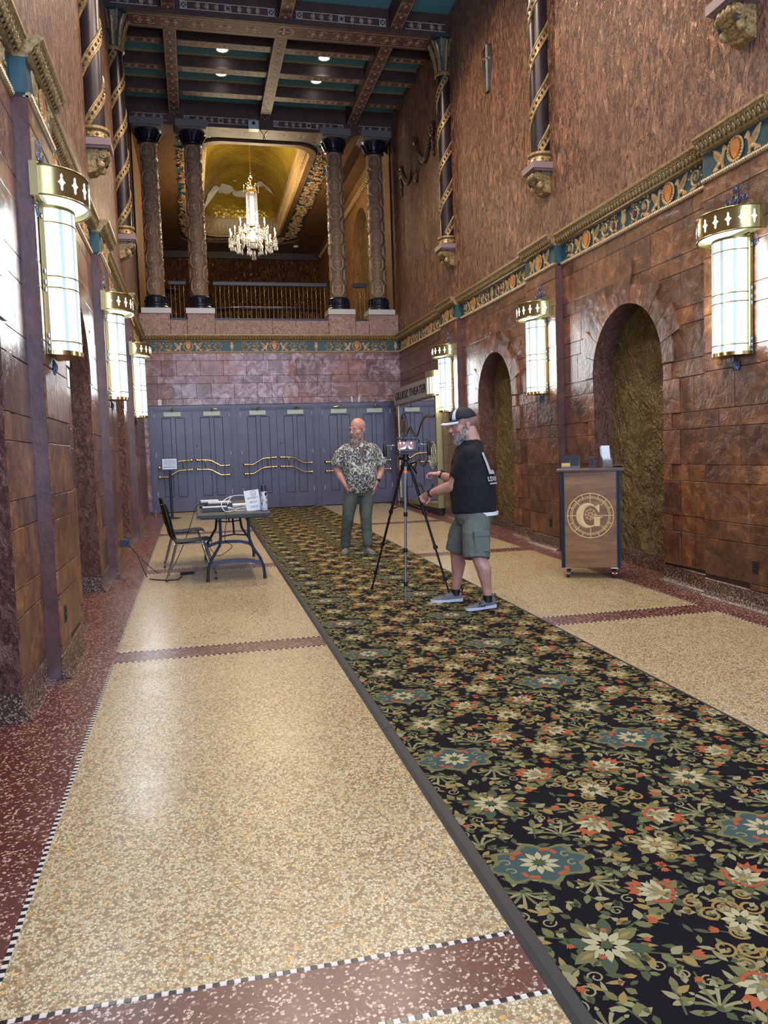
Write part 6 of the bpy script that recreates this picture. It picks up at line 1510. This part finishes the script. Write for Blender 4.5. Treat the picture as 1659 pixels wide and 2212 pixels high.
# ---- bearded bald man in a patterned shirt, hands in his pockets
AX, AY = 2.05, 10.57
A = thing('person', 'bald man with long beard and glasses in patterned shirt, hands in pockets, on carpet', 'person', (AX, AY, fz(AY) + .011))
HC = (.07, -.025, 1.652); HT = headT(HC, math.radians(-48), math.radians(6), 0, 1.16)
b = MB(); head(b, HT); limb(b, [(.09, .03, 1.38), (.088, .02, 1.5), (.082, .005, 1.6)], [.09, .078, .072], 14)
rings(b, [(.08, 0, .9, .10, .15), (.08, 0, 1.1, .12, .17), (.085, 0, 1.3, .1, .17), (.085, .0, 1.4, .08, .14), (.088, .01, 1.46, .05, .07)])
armR = [(-.10, .0, 1.38), (-.18, .02, 1.25), (-.215, .05, 1.12), (-.17, .0, 1.02), (-.125, -.04, .93), (-.105, -.05, .88)]
armL = [(.28, .0, 1.38), (.35, .02, 1.25), (.40, .05, 1.12), (.355, .0, 1.02), (.295, -.04, .93), (.27, -.05, .88)]
for P_ in (armR, armL): limb(b, P_, [.062, .055, .05, .046, .034, .03])
hand(b, (-.11, -.05, .89), (.25, -.05, -1), (1, 0, 0), (.3, .2), 1); hand(b, (.275, -.05, .89), (-.25, -.05, -1), (-1, 0, 0), (.3, .2), -1)
for hx_, kx, ax_, ky, ay in ((0, -.10, -.125, -.01, .09), (.16, .14, .145, -.05, -.09)): limb(b, [(hx_, 0, .84), (kx, ky, .47), (ax_, ay, .1)], [.085, .055, .04])
body = b.build('body', MT['skin'], A); remesh(body, .006, 3)
MT['shirt'] = None
q = Nodes('patterned_shirt_cloth'); v = q.noise(11, 1, .4, None, 1.5); w_ = q.noise(8, 2, .5); v2 = q.noise(15, .5, .5, None, 1.8)
lines = q.ramp(v, [(.0, (0, 0, 0)), (.475, (0, 0, 0)), (.49, (1, 1, 1)), (.525, (1, 1, 1)), (.54, (0, 0, 0)), (1, (0, 0, 0))]); lines2 = q.ramp(v2, [(0, (0, 0, 0)), (.60, (0, 0, 0)), (.615, (1, 1, 1)), (.66, (1, 1, 1)), (.68, (0, 0, 0))])
bg = q.ramp(w_, [(.38, sg(62, 60, 72)), (.47, sg(86, 82, 86)), (.53, sg(104, 96, 72)), (.6, sg(66, 64, 78))]); c_ = q.mix(lines, bg, sg(206, 210, 200)); c_ = q.mix(lines2, c_, sg(196, 204, 204)); q.base(c_); q.pr(Roughness=.8); MT['shirt'] = q.m
b = MB(); CXs = .088
rings(b, [(CXs - .0, -.005, .86, .165, .20), (CXs, -.01, .93, .18, .215), (CXs, -.015, 1.02, .19, .225), (CXs, -.015, 1.12, .19, .228), (CXs, -.01, 1.22, .175, .23), (CXs, -.005, 1.32, .16, .235), (CXs, 0, 1.39, .145, .235), (CXs, .01, 1.435, .12, .195), (CXs, .015, 1.465, .095, .125), (CXs, .02, 1.485, .08, .09)])
rings(b, [(CXs - .03, -.03, .80, .12, .12), (CXs - .01, -.02, .87, .16, .18)])
for P_ in ([(-.08, 0, 1.38), (-.165, .01, 1.32), (-.225, .02, 1.17)], [(.26, 0, 1.38), (.335, .01, 1.31), (.40, .02, 1.17)]): b.tube(P_, [.085, .085, .082], 14); b.ell(P_[0], (.088,) * 3, 14, 10)
shirt = remesh(b.build('shirt', MT['shirt'], A), .011, 5, (.12, .014))
b = MB(); b.add([(.045, -.135, 1.45), (.145, -.125, 1.45), (.088, -.195, 1.26), (.06, -.16, 1.43), (.09, -.172, 1.40)], [(0, 3, 2), (3, 4, 2), (4, 1, 2)]); b.build('undershirt', mat('brown_undershirt', sg(112, 88, 84), .8), A, False)
for s in (-1, 1):
    b = MB(); b.add([(CXs + s * .075, -.01, 1.51), (CXs + s * .098, -.05, 1.475), (CXs + s * .095, -.13, 1.42), (CXs + s * .012, -.205, 1.27), (CXs + s * .05, -.12, 1.475)], [(0, 1, 2, 4), (4, 2, 3)]); o = b.build('collar', MT['shirt'], A); so_ = o.modifiers.new('s', 'SOLIDIFY'); so_.thickness = .006
b = MB(); b.box(CXs - .004, CXs + .004, -.001, .001, 0, .42, 0, lambda x, y, z: (x, -.197 + y + abs(z - .2) * .05, .86 + z)); 
MT['trou'] = mat('grey_green_twill', sg(82, 92, 84), .75, c2=sg(72, 82, 76), ns=6, bump=.4, bs=14, bd=.01)
b = MB(); rings(b, [(.08, 0, .76, .11, .15), (.08, 0, .82, .135, .175), (.08, 0, .9, .14, .18), (.08, 0, .97, .135, .175)])
for P_ in ([(-.02, 0, .83), (-.07, -.01, .64), (-.10, -.015, .47), (-.12, .04, .28), (-.128, .09, .085)], [(.17, 0, .83), (.155, -.02, .64), (.14, -.055, .47), (.142, -.06, .28), (.145, -.09, .085)]): b.tube(P_, [.112, .096, .08, .071, .066], 16); b.ell(P_[0], (.112,) * 3, 14, 10)
remesh(b.build('trousers', MT['trou'], A), .009, 4, (.06, .012))
MT['shoeA'] = mat('grey_suede', sg(122, 118, 114), .8, bump=.2, bs=80); MT['soleA'] = mat('pale_grey_sole', sg(150, 148, 142), .6)
shoe(A, -.135, .045, .0, math.radians(-112), .29, (MT['shoeA'], MT['soleA']), 'slip'); shoe(A, .15, -.135, -.004, math.radians(-78), .29, (MT['shoeA'], MT['soleA']), 'slip')
MT['beardA'] = (lambda q: (q.base(q.ramp(q.noise(60, 3, .6, q.obj((1, 1, .25))), [(.3, sg(86, 66, 54)), (.5, sg(134, 116, 104)), (.7, sg(176, 168, 160))])), q.pr(Roughness=.85), q.bump(q.noise(90, 3, .6, q.obj((1, 1, .2))), .9, .01), q.m)[-1])(Nodes('brown_grey_beard'))
def beard(t, T, long_, m, nm='beard'):
    b = MB(); b.ell((0, -.06, -.105), (.05, .05, .036), 16, 10, 0, T)
    for s in (-1, 1):
        b.tube([T(s * .074, -.01, -.02), T(s * .07, -.022, -.06), T(s * .055, -.045, -.098), T(s * .02, -.075, -.115)], [.012, .02, .027, .03], 10); b.tube([T(s * .042, -.09, -.085), T(s * .03, -.106, -.062), T(0, -.114, -.052)], [.012, .011, .008], 8)
    if long_:
        b.ell((0, -.085, -.15), (.058, .046, .065), 16, 10, 0, T); b.ell((0, -.095, -.2), (.05, .036, .06), 14, 10, 0, T)
        for i in range(9): a = i * .7; b.tube([T(.03 * cos(a), -.09 + .022 * sin(a), -.19), T(.034 * cos(a), -.095 + .022 * sin(a), -.23), T(.026 * cos(a), -.095 + .016 * sin(a), -.25 - .006 * (i % 3))], [.014, .01, .003], 6)
    else: b.ell((0, -.075, -.13), (.042, .042, .04), 14, 10, 0, T)
    return remesh(b.build(nm, m, t), .0055, 2, (.012, .006))
beard(A, HT, True, MT['beardA'])
MT['eye'] = mat('eye', sg(210, 200, 196), .25); MT['iris'] = mat('iris', sg(50, 44, 44), .3)
def eyes(t, T):
    for s in (-1, 1):
        k = MB(); k.ell((s * .031, -.084, .001), (.012, .0115, .0052), 12, 8, 0, T); e = k.build('eye', MT['eye'], t); k = MB(); k.ell((s * .031, -.0935, .001), (.0058, .003, .0048), 10, 6, 0, T); k.build('iris', MT['iris'], e)
eyes(A, HT)
k = MB()
for s in (-1, 1):
    k.tube([HT(s * .036 + .023 * cos(a), -.112 + .008 * abs(cos(a)), -.002 + .016 * sin(a)) for a in [2 * PI * i / 16 for i in range(17)]], .0018, 5); k.tube([HT(s * .059, -.108, .008), HT(s * .078, -.06, .01), HT(s * .088, .015, .005), HT(s * .086, .035, -.012)], .0022, 5)
k.tube([HT(-.013, -.114, .004), HT(0, -.119, .008), HT(.013, -.114, .004)], .0018, 5); k.build('glasses', MT['black'], A)
def watch(t, p, d, face, r_=.036):
    d = Vector(d).normalized(); p = Vector(p); k = MB(); k.tube([p - d * .012, p - d * .010, p + d * .010, p + d * .012], [r_ - .004, r_, r_, r_ - .004], 16); w = k.build('watch_band', MT['black'], t)
    f = Vector(face); f = (f - d * f.dot(d)).normalized(); k = MB(); s = f.cross(d).normalized(); q_ = p + f * (r_ - .002)
    k.add([tuple(q_ + d * a + s * c + f * h) for h in (0, .011) for a, c in ((-.019, -.017), (.019, -.017), (.019, .017), (-.019, .017))], [(0, 1, 2, 3), (4, 5, 6, 7), (0, 1, 5, 4), (1, 2, 6, 5), (2, 3, 7, 6), (3, 0, 4, 7)]); k.build('watch_face', MT['steel'], w, False); return w
watch(A, (.315, -.03, .96), (.55, .35, .8), (.5, -1, 0), .039)

# ---- man in a cap reaching for the tripod
BX, BY = 2.36, 6.90
B = thing('person', 'man in dark cap, black tee and grey shorts reaching toward the tripod', 'person', (BX, BY, fz(BY) + .0115))
FB = (-.95, .31)
b = MB(); HC = (.02, .07, 1.648); HTB = headT(HC, math.radians(-96), math.radians(12), 0, 1.12)
head(b, HTB); limb(b, [(.10, .06, 1.40), (.10, .065, 1.48), (.07, .065, 1.58)], [.1, .08, .076], 14)
rings(b, [(.09, .04, .85, .12, .15), (.085, .05, 1.1, .14, .17), (.075, .07, 1.3, .11, .16), (.07, .07, 1.42, .07, .1)], FB)
shL, elL, wrL = (.01, -.08, 1.37), (-.095, .05, 1.09), (-.235, .335, 1.015)
mid = lambda p, q_, t_: tuple(p[i] + (q_[i] - p[i]) * t_ for i in range(3))
limb(b, [shL, mid(shL, elL, .5), elL], [.07, .064, .053]); limb(b, [elL, mid(elL, wrL, .3), mid(elL, wrL, .7), wrL], [.053, .055, .044, .031])
shR, elR, wrR = (.08, .27, 1.37), (.05, .24, 1.10), (-.13, .37, 1.195)
limb(b, [shR, mid(shR, elR, .5), elR], [.07, .064, .053]); limb(b, [elR, mid(elR, wrR, .3), mid(elR, wrR, .7), wrR], [.053, .054, .042, .030])
lp = Vector((2.055 - BX, 7.39 - BY, 1.13 - fz(BY)))
hand(b, wrL, (lp.x - wrL[0] + .01, lp.y - wrL[1] - .015, lp.z - wrL[2] - .005), (-.75, .1, -.6), (.55, 1.05), -1, (.6, .5, .75), (.04, .034))
hand(b, wrR, (-.93, .55, .08), (-.1, .1, -1), (.5, .75, .75, .85, .95), -1, (.95, .3, .75), (.045, .04), .019)
for P_ in ([(.09, -.05, .84), (.03, -.165, .50), (.045, -.185, .46), (.085, -.2, .36), (.105, -.2, .22), (.115, -.2, .10)], [(.09, .14, .84), (-.03, .2, .5), (-.03, .2, .46), (-.015, .205, .36), (-.03, .21, .22), (-.045, .215, .10)]): limb(b, P_, [.1, .066, .062, .07, .048, .038])
body = b.build('body', MT['skin2'], B); remesh(body, .0056, 3)
MT['tee'] = mat('black_jersey', sg(9, 10, 18), .85, bump=.2, bs=30, bd=.01)
TR_ = [(.095, .04, .84, .205, .205), (.095, .045, .95, .212, .215), (.09, .05, 1.08, .212, .22), (.085, .06, 1.2, .198, .225), (.075, .07, 1.3, .172, .23), (.07, .075, 1.37, .145, .225), (.072, .075, 1.42, .13, .19), (.09, .07, 1.465, .112, .13), (.108, .066, 1.505, .08, .085)]
b = MB(); rings(b, TR_, FB)
for sh_, el_ in ((shL, elL), (shR, elR)): b.tube([sh_, mid(sh_, el_, .3), mid(sh_, el_, .72)], [.08, .086, .082], 14); b.ell(sh_, (.08,) * 3, 14, 10)
remesh(b.build('tee_shirt', MT['tee'], B), .011, 4, (.1, .022))
MT['print'] = mat('cracked_white_print', sg(196, 196, 198), .8, c2=sg(150, 150, 156), ns=60)
def TBK(u, v, w):
    for (c0, c1) in zip(TR_, TR_[1:]):
        if c0[2] <= v <= c1[2]: break
    t_ = (v - c0[2]) / (c1[2] - c0[2]); cx_, cy_, z_, rd, rw = [c0[i] + (c1[i] - c0[i]) * t_ for i in range(5)]; a = 2.22 + u / .21; fx, fy = FB; rd += .016 + w; rw += .016 + w
    return (cx_ + fx * rd * cos(a) - fy * rw * sin(a), cy_ + fy * rd * cos(a) + fx * rw * sin(a), v)
k = MB()
def vbar(u0, u1, v0, v1):
    n = 6
    for i in range(n): a, c = u0 + (u1 - u0) * i / n, u0 + (u1 - u0) * (i + 1) / n; m_ = 8; k.add([TBK(a, v0 + (v1 - v0) * j / m_, 0) for j in range(m_ + 1)] + [TBK(c, v0 + (v1 - v0) * j / m_, 0) for j in range(m_ + 1)], [(j, j + 1, m_ + 2 + j, m_ + 1 + j) for j in range(m_)])
for i in range(2): vbar(.03 + i * .16, .07 + i * .16, 1.19, 1.385); vbar(.07 + i * .16, .13 + i * .16, 1.19, 1.225)
b_ = text_mb('LEXINGTON', .055, T=lambda x, y, z: TBK(x + .16, 1.13 + y, 0), bold=.002); k.add(b_.v, b_.f); vbar(.02, .3, 1.1, 1.112); stuff(k.build('back_print', MT['print'], B, False))
MT['shorts'] = mat('grey_green_shorts_cloth', sg(98, 106, 98), .8, c2=sg(86, 94, 88), ns=6, bump=.4, bs=14, bd=.01)
b = MB(); rings(b, [(.09, .04, .74, .15, .17), (.09, .04, .8, .175, .19), (.09, .04, .87, .18, .19)], FB)
for P_, r_ in (([(.085, -.045, .8), (.05, -.12, .64), (.03, -.17, .445)], [.125, .128, .12]), ([(.085, .13, .8), (.01, .17, .64), (-.025, .2, .47)], [.12, .12, .112])): b.tube(P_, r_, 16); b.ell(P_[0], (r_[0],) * 3, 14, 10)
sho = remesh(b.build('shorts', MT['shorts'], B), .009, 4, (.05, .012))
k = MB(); k.cbox(-.07, .07, -.085, .085, 0, .02, .006, 0, lambda a, c, w: (.045 + a * .97 + .01, -.245 - w + a * -.3 * 0 + c * .12, .60 + c)); k.cbox(-.075, .075, .05, .095, .0, .027, .004, 0, lambda a, c, w: (.045 + a * .97 + .01, -.245 - w + c * .12, .60 + c)); o = k.build('cargo_pocket', MT['shorts'], sho, False)
k = MB(); rings(k, [(.125, .03, .818, .187, .185), (.125, .03, .85, .187, .185)], FB, 28); k.build('undershirt_hem', MT['white'], B)
MT['shoeB'] = mat('grey_knit', sg(104, 102, 104), .8, bump=.4, bs=90); MT['soleB'] = mat('white_foam_sole', sg(206, 210, 220), .5)
shoe(B, .045, -.205, -.003, math.radians(192), .30, (MT['shoeB'], MT['soleB']), 'run'); shoe(B, -.135, .225, .003, math.radians(171), .30, (MT['shoeB'], MT['soleB']), 'run')
for x, y in ((-.045, .215), (.115, -.2)): k = MB(); k.cyl((x, y, .06), (x, y, .118), .043, n=16); k.build('sock', MT['black'], B)
MT['beardB'] = (lambda q: (q.base(q.ramp(q.noise(70, 3, .6, q.obj((1, 1, .4))), [(.35, sg(84, 78, 76)), (.55, sg(150, 148, 148)), (.7, sg(190, 188, 188))])), q.pr(Roughness=.85), q.bump(q.noise(90, 3), .9, .01), q.m)[-1])(Nodes('grey_beard'))
beard(B, HTB, False, MT['beardB']); eyes(B, HTB)
k = MB(); k.ell((0, .03, .02), (.0792, .094, .07), 20, 12, 0, HTB); remesh(k.build('cropped_hair', mat('cropped_grey_hair', sg(150, 120, 108), .8, c2=sg(120, 98, 88), ns=90), B), .006, 1)
MT['capk'] = mat('navy_black_cap_cloth', sg(20, 22, 32), .75); MT['capw'] = mat('white_cap_cloth', sg(200, 204, 214), .75)
k = MB(); V = []; nu, nv = 36, 9
for j in range(nv + 1):
    th_ = PI / 2 * j / nv
    for i in range(nu): a = 2 * PI * i / nu; V.append(HTB(.088 * cos(th_) * cos(a), .008 + .112 * cos(th_) * sin(a), .038 + .008 * (1 if sin(a) < 0 else 0) * cos(th_) + .098 * sin(th_)))
fs = []; mi = []
for j in range(nv):
    for i in range(nu):
        am = 2 * PI * (i + .5) / nu; am_ = math.degrees(am) % 360; w = 1 if j < 7 and (222 < am_ < 240 or 300 < am_ < 318) else 0
        fs.append((j * nu + i, j * nu + (i + 1) % nu, (j + 1) * nu + (i + 1) % nu, (j + 1) * nu + i)); mi.append(w)
k.v = V; k.f = fs; k.mi = mi; cap = k.build('cap', [MT['capk'], MT['capw']], B); so_ = cap.modifiers.new('s', 'SOLIDIFY'); so_.thickness = .004
k = MB(); st = []
for i in range(13):
    a = PI + .35 + (PI - .7) * i / 12; cx_, cy_ = .088 * cos(a), .008 + .112 * sin(a); f = sin((a - PI)) ; st.append(((cx_, cy_, .044), (cx_ * .98, cy_ - .052 * f, .042 - .012 * abs(cos(a))), (cx_ * .95, cy_ - .082 * f, .032 - .022 * abs(cos(a)))))
for r_, m_ in ((0, 0), (1, 1)):
    k.add([HTB(*p[r_]) for p in st] + [HTB(*p[r_ + 1]) for p in st], [(i, i + 1, 14 + i, 13 + i) for i in range(12)], m_)
o = k.build('brim', [MT['capk'], MT['capw']], cap); so_ = o.modifiers.new('s', 'SOLIDIFY'); so_.thickness = .005
k = MB(); k.ell((0, .008, .136), (.008, .008, .004), 8, 5, 0, HTB); k.build('button', MT['capk'], cap)
k = MB(); k.rib([(.032 * cos(a), .028 * sin(a)) for a in [PI * i / 10 for i in range(11)]], .008, lambda u, v, w: HTB(u, .1235 - abs(u) * .25 + w, .045 + v), 0, .003); k.poly([(.03 * cos(a), .024 * sin(a)) for a in [PI * i / 10 for i in range(11)]], lambda u, v, w: HTB(u, .1225 - abs(u) * .25, .045 + v), 0, 0, 0); k.build('strap_opening', MT['skin2'], cap)
watch(B, mid(elL, wrL, .93), (wrL[0] - elL[0], wrL[1] - elL[1], wrL[2] - elL[2]), (-.5, -.3, .8), .037)
watch(B, mid(elR, wrR, .9), (wrR[0] - elR[0], wrR[1] - elR[1], wrR[2] - elR[2]), (-.2, .3, 1), .036)
